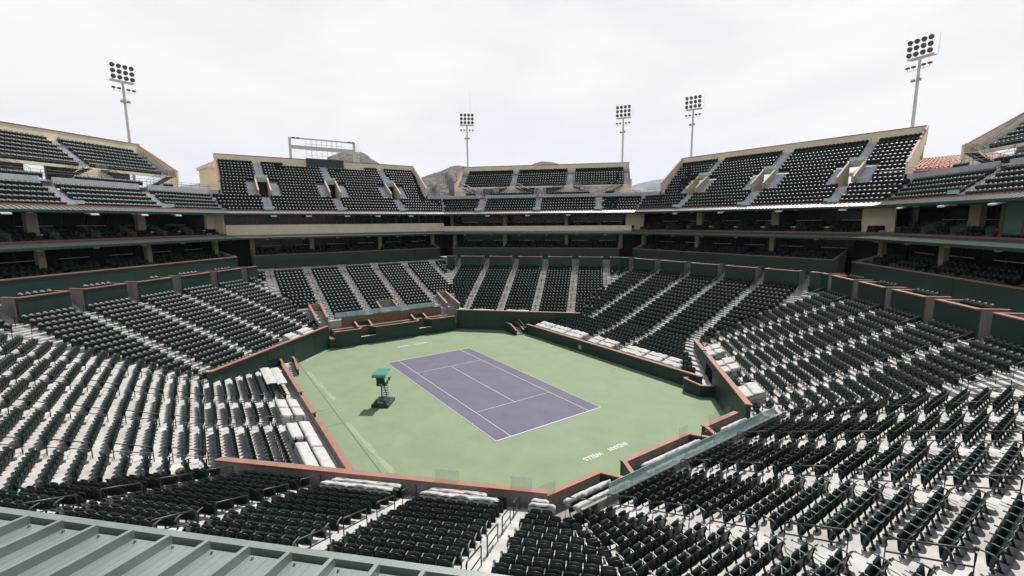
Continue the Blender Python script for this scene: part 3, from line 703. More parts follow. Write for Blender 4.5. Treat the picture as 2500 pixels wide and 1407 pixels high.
        for t in np.arange(-13, 14, 4.2):       # glass dividers between the boxes
            q = MB(); sbox(q, s, 45.3, 48, t-.01, t+.01, 14.5, 15.4, z0b=15.2, z1b=16.4); q.build('glass_divider', 'clear', root)
    ceil = MB(); sweep(ceil, s, rect(43.85, 57, 17.56, 17.66), closed=True); ceil.build('upper_ceiling', 'beam', root)
    canopy(root, s, 43.7, 17.79, 44.9, 18.27, '')
    for t in {'FE': (12.0, 6.8, .5, -4.9, -11.2), 'FL': (9.2, 1.3, -4.5, -9.2), 'FR': (9.3, 1.5, -6.2), 'RS': (9.2, 1.1, -7.4, -15), 'NR': (13, 6.8, 1)}[s]:
        q = MB(); sbox(q, s, 43.45, 44.05, t-.42, t+.42, 17.3, 17.44, z0b=17.52, z1b=17.64); q.build('flood_fixture', 'white', root)
    for t in np.arange(-14.5, 15, 5.3):
        q = MB(); c = P(s, 44.5, t, 17.56); n = 10; rad = .26
        q.add([(c[0]+rad*math.cos(2*PI*i/n), c[1]+rad*math.sin(2*PI*i/n), c[2]+.03) for i in range(n)]+[(c[0]+.18*math.cos(2*PI*i/n), c[1]+.18*math.sin(2*PI*i/n), c[2]-.12) for i in range(n)],
              [tuple(range(n, 2*n))]+[(i, (i+1) % n, n+(i+1) % n, n+i) for i in range(n)]); q.build('ceiling_lamp', 'lamp', root)

for s in ('FL', 'FE', 'FR', 'RS', 'NR'):
    lab = {'FL': 'upper seating deck on the left, raised block over open gaps', 'FE': 'upper seating deck under the scoreboard frame, steep block with three doorways',
           'FR': 'central upper deck with raised block on cream piers, mountains behind', 'RS': 'large steep upper seating deck on the right with three doorways',
           'NR': 'upper seating deck cut by the right edge of the photo'}[s]
    root = thing('upper_deck', P(s, 43, 0, 17.7), lab, 'grandstand', 'upper decks above the suites')
    cb = MB(); sweep(cb, s, rect(44.84, 45.0, 18.0, 18.44), closed=True); cb.build('front_curb', 'terrad', root)
    tb = MB(); prof = [(45.0, ZU(0))]
    for j in range(5): prof += [(DU(j), ZU(j)), (DU(j+1), ZU(j))]
    sweep(tb, s, prof, seg=4); tb.build('lower_terrace', 'blue', root)
    full = s in ('FE', 'RS')
    wb = MB()
    if full:
        sweep(wb, s, rect(48.7, 48.88, 20.4, 21.6), MITR, UTR[s], closed=True); wb.build('gangway_wall', 'blue', root); wb = MB(); sweep(wb, s, rect(48.7, 48.88, 20.4, 21.6), UTL[s], MITL, closed=True)
        pf = MB(); sweep(pf, s, rect(48.88, 53.2, 21.1, 21.28), MITR, UTR[s], closed=True); sweep(pf, s, rect(48.88, 53.2, 21.1, 21.28), UTL[s], MITL, closed=True); pf.build('gangway', 'blue', root)
    else:
        A = UA[s]; edges = [TAN*48.7]+[e for a in A for e in (a+.62, a-.62)]+[-TAN*48.7]
        for i in range(0, len(edges)-1, 2): sbox(wb, s, 48.7, 48.88, edges[i+1], edges[i], 20.4, 21.6)
        pf = MB(); sweep(pf, s, rect(48.88, 57.5, 21.1, 21.28), closed=True); pf.build('gangway', 'blue', root)
    wb.build('gangway_wall', 'blue', root)
    rb = MB()                                  # railing along the gangway edge
    for lo, hi in ((-TAN*48.9, -16.7), (UTL[s](48.7), TAN*48.9)) if full else ((-TAN*48.9, TAN*48.9),):
        for zz in (22.05, 22.35): rb.tube([P(s, 48.95, lo, zz), P(s, 48.95, hi, zz)], .02, 4)
        t = lo
        while t < hi: rb.tube([P(s, 48.95, t, 21.55), P(s, 48.95, t, 22.35)], .02, 4); t += 1.6
        for zz in (22.05, 22.4): rb.tube([P(s, 53.0, lo*1.05, zz), P(s, 53.0, hi*1.05, zz)], .02, 4)
    rb.build('gangway_railing', 'steel', root)
    for a in UA[s]:
        ab = MB()
        for j in range(5):
            for q in (1, 2): sbox(ab, s, DU(j)+.74*q/3, DU(j)+.738, a-.6, a+.6, ZU(j)+.18*(q-1)+.001, ZU(j)+.18*q)
        ab.build('aisle_steps', 'blue', root)
        q = MB(); p0 = P(s, 45.4, a+.3, 18.0); 
        pts = [P(s, 45.3, a, 17.9), P(s, 45.3, a, 18.85), P(s, 45.5, a, 18.95), P(s, 48.5, a, 21.35), P(s, 48.6, a, 20.4)]
        q.tube(pts, .022, 5); q.tube([P(s, 45.3, a, 18.4), P(s, 48.55, a, 20.85)], .018, 4); q.tube([P(s, 47.0, a, 19.2), P(s, 47.0, a, 20.05)], .02, 4)
        q.build('aisle_railing', 'steel', root)
        gq = MB(); sbox(gq, s, 44.9, 44.93, a-.75, a+.75, 18.57, 18.95); gq.build('glass_guard', 'teal', root)
    if full:
        tb = MB(); A = UA[s]
        # rows 5-9 with gaps for the doorways, rows 10-16 whole
        for j in range(5, 10):
            edges = [UTL[s]]+[e for a in A for e in (a+.85, a-.85)]+[UTR[s]]
            for i in range(0, len(edges)-1, 2):
                sweep(tb, s, [(DU(j), ZU(j)-.5375), (DU(j), ZU(j)), (DU(j+1), ZU(j))], edges[i+1], edges[i])
        prof = []
        for j in range(10, 17): prof += [(DU(j), ZU(j)-(0.5375 if j > 10 else 0)), (DU(j), ZU(j)), (DU(j+1), ZU(j))]
        sweep(tb, s, prof, UTR[s], UTL[s], seg=3); tb.build('upper_terrace', 'blue', root)
        for a in A:
            vb = MB()
            for sg in (1, -1): x0, x1 = sorted((a+sg*.85, a+sg*1.02)); sbox(vb, s, 48.8, 52.4, x0, x1, 20.4, 21.75, z1b=24.1)
            sbox(vb, s, 52.1, 52.42, a-.85, a+.85, 23.5, 24.1)
            sbox(vb, s, 48.7, 57.5, a-.85, a+.85, 20.5, 20.6)
            vo = vb.build('doorway_box', 'doorway', root)
            vc = MB()
            for sg in (1, -1): x0, x1 = sorted((a+sg*.82, a+sg*1.06)); sbox(vc, s, 48.8, 52.4, x0, x1, 21.75, 21.8, z0b=24.1, z1b=24.15)
            vc.build('coping', 'doorway', vo)
            if s == 'FE': vd = MB(); sbox(vd, s, 54.4, 54.5, a-.85, a+.85, 20.6, 23.5); sbox(vd, s, 52.4, 54.4, a-.84, a-.80, 20.6, 23.4); sbox(vd, s, 52.4, 54.4, a+.8, a+.84, 20.6, 23.4); vd.build('passage', 'brown', root)
            gq = MB(); sbox(gq, s, 52.4, 52.43, a-1.0, a+1.0, 24.16, 24.6); gq.build('glass_guard', 'teal', root)
            ab = MB()
            for j in range(10, 17):
                for q in (1, 2): sbox(ab, s, DU(j)+.74*q/3, DU(j)+.738, a-.6, a+.6, ZU(j)+.18*(q-1)+.001, ZU(j)+.18*q)
            for sg in (1, -1):
                x0, x1 = sorted((a+sg*1.05, a+sg*2.4))
                for j in range(5, 10):
                    for q in (1, 2): sbox(ab, s, DU(j)+.74*q/3, DU(j)+.738, x0, x1, ZU(j)+.18*(q-1)+.001, ZU(j)+.18*q)
            ab.build('aisle_steps', 'blue', root)
            q = MB(); q.tube([P(s, 52.7, a, 23.6), P(s, 52.7, a, 24.3), P(s, 52.9, a, 24.5), P(s, 56.3, a, 27.45), P(s, 56.4, a, 26.6)], .022, 5); q.tube([P(s, 52.7, a, 24.0), P(s, 56.4, a, 27.0)], .018, 4); q.build('aisle_railing', 'steel', root)
            for sg in (1, -1):
                q = MB(); x = a+sg*1.1; q.tube([P(s, 49.0, x, 20.6), P(s, 49.0, x, 21.6), P(s, 49.0, x+sg*1.2, 21.6), P(s, 49.0, x+sg*1.2, 20.6)], .02, 4); q.build('end_railing', 'steel', root)
        bw = MB(); sweep(bw, s, rect(57.6, 57.85, 24.0, 28.28), UTR[s], UTL[s], closed=True); bo = bw.build('back_wall', 'stucco', root)
        bc = MB(); sweep(bc, s, rect(57.54, 57.92, 28.28, 28.38), UTR[s], UTL[s], closed=True); bc.build('coping', 'terrad', bo)
        if s == 'FE':
            bw = MB(); sweep(bw, s, rect(57.85, 58.05, 9, 24.2), UTR[s], UTL[s], closed=True); bw.build('rear_wall', 'stucco', root)
        for sg, U in ((1, UTL[s]), (-1, UTR[s])):
            eb = MB(); ec = MB(); a_, b_ = (U(48.7), U(57.85)); o1, o2 = (0, .22*sg)
            Pz = lambda D, z, o: P(s, D, U(D)+o, z)
            # parapet wall following the rake, stepped underside as on a real raker
            steps = []
            eb.hexa([Pz(48.7, 21.0, o1), Pz(48.7, 21.0, o2), Pz(57.85, 26.85, o2), Pz(57.85, 26.85, o1), Pz(48.7, 22.95, o1), Pz(48.7, 22.95, o2), Pz(57.85, 28.3, o2), Pz(57.85, 28.3, o1)])
            for j in range(5, 17, 1):
                D0 = DU(j); eb.hexa([Pz(D0, ZU(j)-.75, o1), Pz(D0, ZU(j)-.75, o2), Pz(D0+.74, ZU(j)-.75, o2), Pz(D0+.74, ZU(j)-.75, o1), Pz(D0, ZU(j)+.3, o1), Pz(D0, ZU(j)+.3, o2-.004*sg), Pz(D0+.74, ZU(j)+.3, o2-.004*sg), Pz(D0+.74, ZU(j)+.3, o1)])
            eo = eb.build('end_wall', 'stucco', root)
            o1, o2 = (-.04*sg, .27*sg)
            ec.hexa([Pz(48.65, 22.95, o1), Pz(48.65, 22.95, o2), Pz(57.9, 28.31, o2), Pz(57.9, 28.31, o1), Pz(48.65, 23.04, o1), Pz(48.65, 23.04, o2), Pz(57.9, 28.40, o2), Pz(57.9, 28.40, o1)])
            ec.build('coping', 'terra', eo)
    else:
        hi, lo = BLK[s]; tb = MB(); prof = [(52.0, 23.1), (52.0, 23.37), (52.4, 23.37)]
        for j in range(10, 17): prof += [(DU(j), ZU(j)), (DU(j+1), ZU(j))]
        sweep(tb, s, prof, lo, hi, seg=3); sweep(tb, s, [(52.0, 23.1), (57.6, 25.9)], lo, hi); tb.build('upper_terrace', 'blue', root)
        fb = MB(); sbox(fb, s, 51.9, 52.02, lo, hi, 23.14, 23.46); fb.build('front_beam', 'stucco', root)
        gb = MB()
        for a, b in zip([hi]+BA[s], BA[s]+[lo]):
            pass
        for a in BA[s][1:3]: gb = MB(); sbox(gb, s, 51.92, 51.94, a-2.2, a-.7, 23.48, 23.95); gb.build('glass_guard', 'clear', root)
        rb = MB()
        for zz in (23.75, 24.1): rb.tube([P(s, 51.95, lo+.2, zz), P(s, 51.95, hi-.2, zz)], .018, 4)
        rb.build('front_railing', 'steel', root)
        for i, a in enumerate(BA[s]):
            ab = MB()
            for j in range(10, 17):
                for q in (1, 2): sbox(ab, s, DU(j)+.74*q/3, DU(j)+.738, a-.6, a+.6, ZU(j)+.18*(q-1)+.001, ZU(j)+.18*q)
            ab.build('aisle_steps', 'blue', root)
            q = MB(); q.tube([P(s, 52.7, a, 23.6), P(s, 52.7, a, 24.3), P(s, 52.9, a, 24.5), P(s, 56.3, a, 27.45), P(s, 56.4, a, 26.6)], .022, 5); q.tube([P(s, 52.7, a, 24.0), P(s, 56.4, a, 27.0)], .018, 4); q.build('aisle_railing', 'steel', root)
            # cream pier under the aisle with a stair down on its flank
            l_, r_ = (a+3.6 if i > 0 else a+.7), (a-3.6 if i < 3 else a-.7)
            lt, rt_ = (a+1.15 if i > 0 else a+.7), (a-1.15 if i < 3 else a-.7)
            pb = MB(); Q_ = [(r_, 21.55), (l_, 21.55), (lt, 23.3), (rt_, 23.3)]
            pb.hexa([P(s, 51.6, Q_[0][0], Q_[0][1]), P(s, 51.6, Q_[1][0], Q_[1][1]), P(s, 51.88, Q_[1][0], Q_[1][1]), P(s, 51.88, Q_[0][0], Q_[0][1]),
                     P(s, 51.6, Q_[3][0], Q_[3][1]), P(s, 51.6, Q_[2][0], Q_[2][1]), P(s, 51.88, Q_[2][0], Q_[2][1]), P(s, 51.88, Q_[3][0], Q_[3][1])])
            pb.build('cream_pier', 'stucco', root)
            for sg in (1, -1):
                if (i == 0 and sg > 0) or (i == 3 and sg < 0): continue
                sb = MB(); top = (a+sg*.9, 23.35); bot = (a+sg*4.3, 21.6); nst = 10
                for q in range(nst):
                    f0, f1 = q/nst, (q+1)/nst; x0, x1 = sorted((top[0]+(bot[0]-top[0])*f0, top[0]+(bot[0]-top[0])*f1)); z_ = top[1]+(bot[1]-top[1])*f1
                    sbox(sb, s, 50.5, 51.55, x0, x1, z_-.1, z_+.02)
                sbq = sb.build('stairs', 'steel', root)
                rb = MB()
                for Dr in (50.5, 51.55):
                    for dz in (.1, .95): rb.tube([P(s, Dr, top[0], top[1]+dz), P(s, Dr, bot[0], bot[1]+dz)], .02, 4)
                    for q in range(0, 19):
                        f = q/18; x = top[0]+(bot[0]-top[0])*f; z_ = top[1]+(bot[1]-top[1])*f; rb.tube([P(s, Dr, x, z_), P(s, Dr, x, z_+.95)], .008 if q % 6 else .02, 4)
                rb.build('stair_railing', 'steel', root)
        # rear wall with openings to the landscape
        ops = {'FR': [(17.3, 9.6), (1.9, -.6), (-7.9, -16.1)], 'FL': [(16, 9.6), (-1.2, -3.5), (-14.1, -17.2)], 'NR': [(6, 2)]}[s]
        ed = [hi]+[e for o in ops for e in o]+[lo]
        rw = MB()
        for i in range(0, len(ed)-1, 2):
            if ed[i]-ed[i+1] > .1: sbox(rw, s, 56.3, 56.6, ed[i+1], ed[i], 21.55, 24.6)
        sbox(rw, s, 56.3, 56.6, lo, hi, 24.0, 26.4); rw.build('rear_wall', 'concg', root)
        if s == 'FL':
            q = MB(); sbox(q, s, 58, 59.4, -8.0, -13.9, 9, 24.2); q.build('orange_wall', 'orange', root)
        if s == 'NR':
            q = MB(); sbox(q, s, 55.3, 55.7, 2.5, 9.5, 21.55, 24.2); q.build('orange_wall', 'orange', root)
            q = MB(); sbox(q, s, 55.25, 55.3, 5.6, 6.8, 21.55, 23.2); q.build('doorway', 'brown', root)
        bw = MB(); sweep(bw, s, rect(57.6, 57.85, 25.0, 28.28), lo, hi, closed=True); bo = bw.build('back_wall', 'stucco', root)
        bc = MB(); sweep(bc, s, rect(57.54, 57.92, 28.28, 28.38), lo-.1, hi+.1, closed=True); bc.build('coping', 'terrad', bo)
        for sg, e in ((1, hi), (-1, lo)):
            eb = MB(); a_, b_ = sorted((e, e+.25*sg))
            sbox(eb, s, 51.6, 57.85, a_, b_, 22.6, 24.35, z0b=25.2, z1b=28.28)
            sbox(eb, s, 51.3, 52.6, a_, b_, 21.55, 24.34); eo = eb.build('end_wall', 'stucco', root)
            a_, b_ = sorted((e-.04*sg, e+.29*sg)); ec = MB(); sbox(ec, s, 51.6, 57.9, a_, b_, 24.35, 24.43, z0b=28.29, z1b=28.37); ec.build('coping', 'terra' if sg > 0 else 'terrad', eo)

# ------------------------------------------------------------------ scoreboard frame, green board
r = thing('green_board', P('FE', 57.5, .4, 27.2), 'flat dark green board on the wall below the white steel frame', 'board')
q = MB(); sbox(q, 'FE', 57.4, 57.56, -3.0, 3.85, 27.0, 28.5); q.build('panel', 'green', r)
q = MB(); sbox(q, 'FE', 57.38, 57.58, -3.05, 3.9, 28.5, 28.56); sbox(q, 'FE', 57.38, 57.58, 3.85, 3.95, 27.0, 28.5); q.build('frame', 'greend', r)
r = thing('scoreboard_frame', P('FE', 58.6, .4, 24), 'empty white steel scoreboard frame standing above the far deck', 'steel frame')
for t in (6.4, -5.55):
    q = MB(); sbox(q, 'FE', 58.3, 58.7, t-.2, t+.2, 20, 32.35); q.build('post', 'white', r)
q = MB(); sbox(q, 'FE', 58.35, 58.65, -5.35, 6.2, 30.42, 30.95); q.build('main_beam', 'white', r)
q = MB(); sbox(q, 'FE', 58.35, 58.65, -5.35, 6.2, 32.15, 32.4); q.build('top_beam', 'white', r)
for i in range(8):
    t = 3.6-6.65*i/7; q = MB(); q.tube([P('FE', 58.2, t, 28.5), P('FE', 58.2, t, 32.4)], .05 if i in (1, 6) else .035, 4); q.build('upright', 'pole', r)
for zz in (29.2, 30.2, 31.3):
    q = MB(); q.tube([P('FE', 58.15, 3.6, zz), P('FE', 58.15, -3.05, zz)], .03, 4); q.build('crossbar', 'pole', r)
q = MB()
for t in (6.3, -5.5): q.tube([P('FE', 59.5, t, 30.4), P('FE', 59.5, t, 31.6)], .02, 4)
for zz in (31.0, 31.6): q.tube([P('FE', 59.5, 6.3, zz), P('FE', 59.5, -5.5, zz)], .02, 4)
for t in np.arange(-5, 6.3, 1.2): q.tube([P('FE', 59.5, t, 30.4), P('FE', 59.5, t, 31.6)], .012, 4)
sbox(q, 'FE', 58.65, 59.55, -5.4, 6.3, 30.42, 30.47); q.build('catwalk', 'white', r)
q = MB()
for t in (-6.0, -6.45): q.tube([P('FE', 58.5, t, 27.4), P('FE', 58.5, t, 31.9)], .03, 4)
for zz in np.arange(27.6, 31.8, .3): q.tube([P('FE', 58.5, -6.0, zz), P('FE', 58.5, -6.45, zz)], .018, 4)
for zz in np.arange(28.4, 32, .6): q.tube([P('FE', 58.5, -5.95, zz), P('FE', 58.05, -6.0, zz), P('FE', 58.05, -6.5, zz), P('FE', 58.5, -6.5, zz)], .02, 4)
q.build('caged_ladder', 'white', r)
for t in (5.8, 5.0, -4.5, -5.2): q = MB(); sbox(q, 'FE', 57.9, 58.3, t-.22, t+.22, 32.2, 32.36); q.build('lamp_box', 'steel', r)

# ------------------------------------------------------------------ light masts
def light_mast(s, t, lab, antenna=False):
    D = 60.0; base = P(s, D, t, 0); nx, ny = SN[s]
    d = Vector((-base[0], -base[1], 0)).normalized(); rz = math.atan2(d.y, d.x)-PI/2     # local +y looks at the court
    r = thing('light_mast', base, lab, 'floodlight mast', 'floodlight masts behind the stands', rz)
    q = MB(); q.tube([(0, 0, 0), (0, 0, 20), (0, 0, 37.9)], .34, 12, r1=.16); q.build('mast', 'pole', r, world=False)
    q = MB(); q.box(-1.55, 1.55, -.08, .08, 37.75, 37.93); q.tube([(-1.9, -.3, 37.8), (-1.9, -.3, 40.3)], .02, 4); q.box(-1.5, 1.5, -.9, -.1, 37.78, 37.82)
    for x in (-1.22, -.41, .41, 1.22): q.tube([(x, 0, 37.9), (x, 0, 40.2)], .03, 4)
    for x in (-1.5, 1.5): q.tube([(x, -.9, 37.8), (x, -.9, 38.9)], .015, 4)
    q.tube([(-1.5, -.9, 38.9), (1.5, -.9, 38.9)], .015, 4); q.build('lamp_rack', 'white', r, world=False)
    for iz, zz in enumerate((38.3, 39.12, 39.94)):
        for x in (-1.22, -.41, .41, 1.22):
            c = Vector((x, .28, zz)); ax = Vector((x*.05, 1, -.42)).normalized(); a = ax.cross(Vector((0, 0, 1))).normalized(); b = ax.cross(a)
            q = MB(); n = 12; R = [(-.34, .10), (-.26, .22), (0, .31), (.04, .335)]; vs = []
            for dd, rr in R: vs += [c+ax*dd+a*rr*math.cos(2*PI*k/n)+b*rr*math.sin(2*PI*k/n) for k in range(n)]
            q.add(vs, [(i*n+k, i*n+(k+1) % n, (i+1)*n+(k+1) % n, (i+1)*n+k) for i in range(3) for k in range(n)]+[tuple(range(n))], 0, True)
            q.tube([(x, 0, zz), tuple(c-ax*.2)], .04, 4); fl = q.build('floodlight', 'steel', r, world=False)
            g_ = MB(); g_.add([c+ax*.0+a*.29*math.cos(2*PI*k/n)+b*.29*math.sin(2*PI*k/n) for k in range(n)], [tuple(range(n))]); g_.build('lens', 'lens', fl, world=False)
    q = MB(); q.tube([(-1.3, .15, 36.5), (-1.2, .15, 36.25), (1.2, .15, 36.25), (1.3, .15, 36.5)], .03, 4); q.build('side_arm', 'white', r, world=False)
    for x in (-1.3, -.6, .6, 1.3): q = MB(); q.box(x-.2, x+.2, -.02, .3, 36.6, 36.82); q.tube([(x, .15, 36.25), (x, .15, 36.6)], .02, 4); q.build('small_light', 'steel', r, world=False)
    for x, y in ((-.35, .3), (.42, .2)): q = MB(); q.box(x-.2, x+.2, y-.15, y+.2, 34.7, 35.0); q.tube([(0, 0, 35.2), (x, y, 35.2), (x, y, 35.0)], .03, 4); q.build('loudspeaker', 'lamp', r, world=False)
    q = MB()
    for i in range(14): zz = 22+i*.95; q.tube([(-.5 if i % 2 else .2, 0, zz), (-.2 if i % 2 else .5, 0, zz)], .015, 4)
    q.build('climbing_pegs', 'pole', r, world=False)
    if antenna: q = MB(); q.tube([(-.8, 0, 37.9), (-.8, 0, 45.2)], .022, 4); q.build('antenna', 'white', r, world=False)
light_mast('FL', -17.9, 'leaning looking white floodlight mast farthest left, behind the left deck')
light_mast('FR', 17.7, 'thin white floodlight mast with tall antenna above the central deck', True)
light_mast('FR', -16.6, 'thin white floodlight mast at right end of the central deck')
light_mast('RS', 18.0, 'white floodlight mast at the left end of the right deck')
light_mast('RS', -16.4, 'tallest looking white floodlight mast, at the far right')

# ------------------------------------------------------------------ umpire chair
fw = Vector((.61, .79)).normalized(); rz = math.atan2(fw.y, fw.x)-PI/2
u = thing('umpire_chair', (-9.93, .15, 0), 'tall green umpire chair with canopy on a stepped base beside the court', 'umpire chair', rz=rz)
q = MB(); q.box(-.78, .78, -.98, .98, 0.02, .26); q.build('base', 'greend', u, world=False)
q = MB(); q.hexa([(-.62, -.92, .262), (.62, -.92, .262), (.62, .30, .262), (-.62, .30, .262), (-.46, -.80, .62), (.46, -.80, .62), (.46, .22, .62), (-.46, .22, .62)]); ub = q.build('upper_base', 'greend', u, world=False)
q = MB(); q.tube([(-.02, -.25, .62), (-.02, -.25, 1.8)], .06, 8); q.tube([(.1, .0, 1.8), (.22, .35, .62)], .04, 6); q.build('post', 'steel', u, world=False)
q = MB()
for i in range(5): q.box(-.1, .42, .12+.055*(4-i), .26+.055*(4-i), .68+.235*i, .72+.235*i)
q.build('ladder_steps', 'steel', u, world=False)
q = MB(); q.box(-.36, .36, -.40, .26, 1.78, 1.9); q.hexa([(-.36, -.46, 1.82), (.36, -.46, 1.82), (.36, -.36, 1.82), (-.36, -.36, 1.82), (-.38, -.56, 2.68), (.38, -.56, 2.68), (.38, -.48, 2.68), (-.38, -.48, 2.68)]); q.build('seat', 'steel', u, world=False)
q = MB(); q.box(.36, .42, -.4, .35, 1.8, 2.15); q.box(-.42, -.36, -.4, .2, 1.8, 2.1); q.hexa([(.37, .2, 2.12), (.62, .2, 2.12), (.62, .55, 2.32), (.37, .55, 2.32), (.37, .2, 2.15), (.62, .2, 2.15), (.62, .55, 2.35), (.37, .55, 2.35)]); q.build('writing_desk', 'greend', u, world=False)
q = MB(); q.tube([(.5, .5, 2.34), (.55, .75, 2.45), (.6, .85, 2.46)], .012, 4); q.build('microphone', 'steel', u, world=False)
q = MB()
for x in (-.28, .28): q.tube([(x, -.5, 2.6), (x, -.45, 3.0)], .018, 5)
q.build('canopy_strut', 'white', u, world=False)
q = MB(); prof = [(-.92, 2.74), (-.88, 2.86), (-.78, 2.96), (-.6, 3.02), (0, 3.08), (.62, 3.12), (.62, 3.08), (0, 3.04), (-.6, 2.98), (-.76, 2.92), (-.85, 2.83), (-.89, 2.73)]
n = len(prof); vs = [(-.62, y, z) for y, z in prof]+[(.62, y, z) for y, z in prof]
q.add(vs, [(i, (i+1) % n, n+(i+1) % n, n+i) for i in range(n)]+[tuple(range(n)), tuple(range(2*n-1, n-1, -1))]); q.build('canopy', 'umb', u, world=False)
text_mesh('lettering', 'FILA', .27, .004, 'line', Matrix.Translation((0.03, -.868, .44)) @ Matrix.Rotation(math.radians(71.5), 4, 'X'), ub, offset=.006)
text_mesh('lettering', 'FILA', .19, .004, 'line', Matrix.Translation((0.02, -.497, 1.95)) @ Matrix.Rotation(math.radians(96), 4, 'X'), u, offset=.004)

# ------------------------------------------------------------------ seat covers (white tarps)
from mathutils import noise as mnoise
def cover(s, D, z, t0, t1, lab, h=.92, dp=.62, wr=.05, z2=None, skirt=.45, grp='white covers over the front seats', tol=None):
    r = MB(); nt_ = max(8, int((t1-t0)/.09)); ph = random.random()*50; vs = []
    base = [(-.52, skirt), (-.51, skirt+(h-skirt)*.45), (-.47, h*.80), (-.36, h*.85), (-.22, h*.88), (-.08, h*.91), (.06, h*.95), (.2, h), (.33, h*.985), (.43, h*.9), (.47, skirt+(h-skirt)*.45), (.49, skirt)]
    n = len(base); per = .5225*2
    for i in range(nt_+1):
        t = t0+(t1-t0)*i/nt_; e = min(1, min(t-t0, t1-t)/.12)
        for j, (dd, zz) in enumerate(base):
            dd *= dp*1.05
            p = Vector((t*1.1+ph, dd*2.2, ph*.3)); a = mnoise.noise(p*1.3)*1.6+mnoise.noise(p*3.1)*.9+mnoise.noise(p*7.0)*.45
            rid = (1-abs(mnoise.noise(Vector((t*2.3+ph, dd*1.3, 3.1)))*2))*1.0
            up = (zz-skirt)/(h-skirt+1e-6)
            sag = .05*abs(math.sin(PI*(t-t0)/per))*(1 if 2 < j < n-2 else 0)*(1 if wr > .03 else .3)
            vs.append(P(s, D+dd*(.86+.14*e)+a*wr*.8*(1-up*.5), t+(a*wr*.5 if 0 < i < nt_ else 0), z+skirt+(zz-skirt)*(.55+.45*e)+(a*.8+rid*.7)*wr*(.4+.6*up)-sag))
    fs = [(i*n+j, (i+1)*n+j, (i+1)*n+j+1, i*n+j+1) for i in range(nt_) for j in range(n-1)]
    fs += [tuple(range(n)), tuple(nt_*n+j for j in range(n-1, -1, -1))]
    r.add(vs, fs, 0, True); c = P(s, D, (t0+t1)/2, z)
    o = r.build('seat_cover', 'cover', loc=c); tag(o, lab, 'seat cover', grp)
def cvs(s, rowD, z, spans, labs, **k):
    for (a, b), l in zip(spans, labs): cover(s, rowD, z, a, b, l, **k)
cvs('NL', DK(0)+.5, ZK(0), [(3.5, 6.5), (-1.9, 1.95)], ['white cover over the front row, block left of the bend aisle', 'white cover over the front row of the wider tarped block by the grey wall'], wr=.05, dp=.40, skirt=.66)
cvs('NL', DK(1)+.5, ZK(1), [(3.4, 7.3), (-1.95, 1.9)], ['white cover over the second row, block left of the bend aisle', 'crumpled white cover over the second row, leftmost tarped block by the grey wall'], wr=.055, dp=.42, skirt=.64)
cover('NL', DK(0)+.5, ZK(0), 8.75, 9.6, 'short curved white cover end on the front row at the bend', wr=.05, dp=.42, skirt=.6)
cover('NL', DK(1)+.5, ZK(1), 8.75, 10.0, 'short curved white cover end on the second row at the bend', wr=.05, dp=.42, skirt=.6)
cvs('NE', 23.0, 1.40, [(-8.4, -5.2), (-2.4, 3.0), (5.7, 8.4)], ['white cover on front row inside the zigzag wall, nearest the bend', 'long white cover on front row inside the zigzag wall, middle bay', 'white cover on front row inside the zigzag wall, bay by the tunnel'], wr=.085, dp=.40, skirt=.6)
cvs('NE', 24.0, 1.70, [(-8.6, -4.6), (-3.3, 3.2)], ['white cover on the second row against the teal screen, nearest the bend', 'long white cover on the second row against the teal screen, middle bay'], wr=.085, dp=.40, skirt=.6)
aL = AIS['LS']
for m, sp_ in ((0, [(3.1, 7.9), (8.0, 12.3)]), (1, [(3.3, 6.2), (7.0, 12.6)])):
    for i, (a, b) in enumerate(sp_): cover('LS', DS(m)+.45, ZS(m), a, b, 'white cover on the left side stand, %s row, %s piece of the near block' % (('front', 'second')[m], ('farther', 'nearer')[i]), h=.85, dp=.8, skirt=.12, wr=.035)
for m in (0, 1):
    for i, (a, b) in enumerate(((-2.2, -.1), (.0, 1.9))): cover('LS', DS(m)+.45, ZS(m), a, b, 'white cover on the left side stand, %s row, %s half of the middle block' % (('front', 'second')[m], ('far', 'near')[i]), h=.85, dp=.8, skirt=.12, wr=.03)
for m in (0, 1):
    q = MB(); D = DS(m)+.45; z = ZS(m)+.82; a, b = (-12.1, -6.6); c = P('LS', D, -9, z)
    n = 12; vs = []
    for i in range(n+1):
        t = a+(b-a)*i/n
        for dd, dz in ((-.42, 0), (0, .06), (.42, 0), (.40, -.05), (-.40, -.05)): vs.append(P('LS', D+dd, t, z+dz+.02*math.sin(t*2.1+dd*3)))
    q.add(vs, [(i*5+j, (i+1)*5+j, (i+1)*5+(j+1) % 5, i*5+(j+1) % 5) for i in range(n) for j in range(5)]+[(0, 1, 2, 3, 4), tuple(n*5+j for j in (4, 3, 2, 1, 0))])
    tag(q.build('seat_cover', 'cover', loc=c), 'flat white board laid over the seats by the stair box, %s row' % ('front', 'second')[m], 'seat cover', 'white covers over the front seats')
names = ['nearest the tunnel', 'second from the tunnel', 'in the middle', 'beyond the middle', 'fourth from the far stairs', 'third from the far stairs', 'second from the far stairs', 'nearest the far stairs']
for m in (0, 1):
    spans = [(-11.6, -9.3), (-9.2, -6.9), (-6.8, -3.7), (-2.3, .0), (.1, 1.8), (3.1, 6.2), (6.3, 9.4), (9.5, 12.6)]
    for i, (a, b) in enumerate(spans):
        cover('RS', DS(m)+.45, ZS(m), a+.6*m*(i == 0), b, 'crumpled white cover on the right side stand, %s row, %s' % (('front', 'second')[m], names[i]), h=.9, dp=.9, skirt=.1, wr=.05)
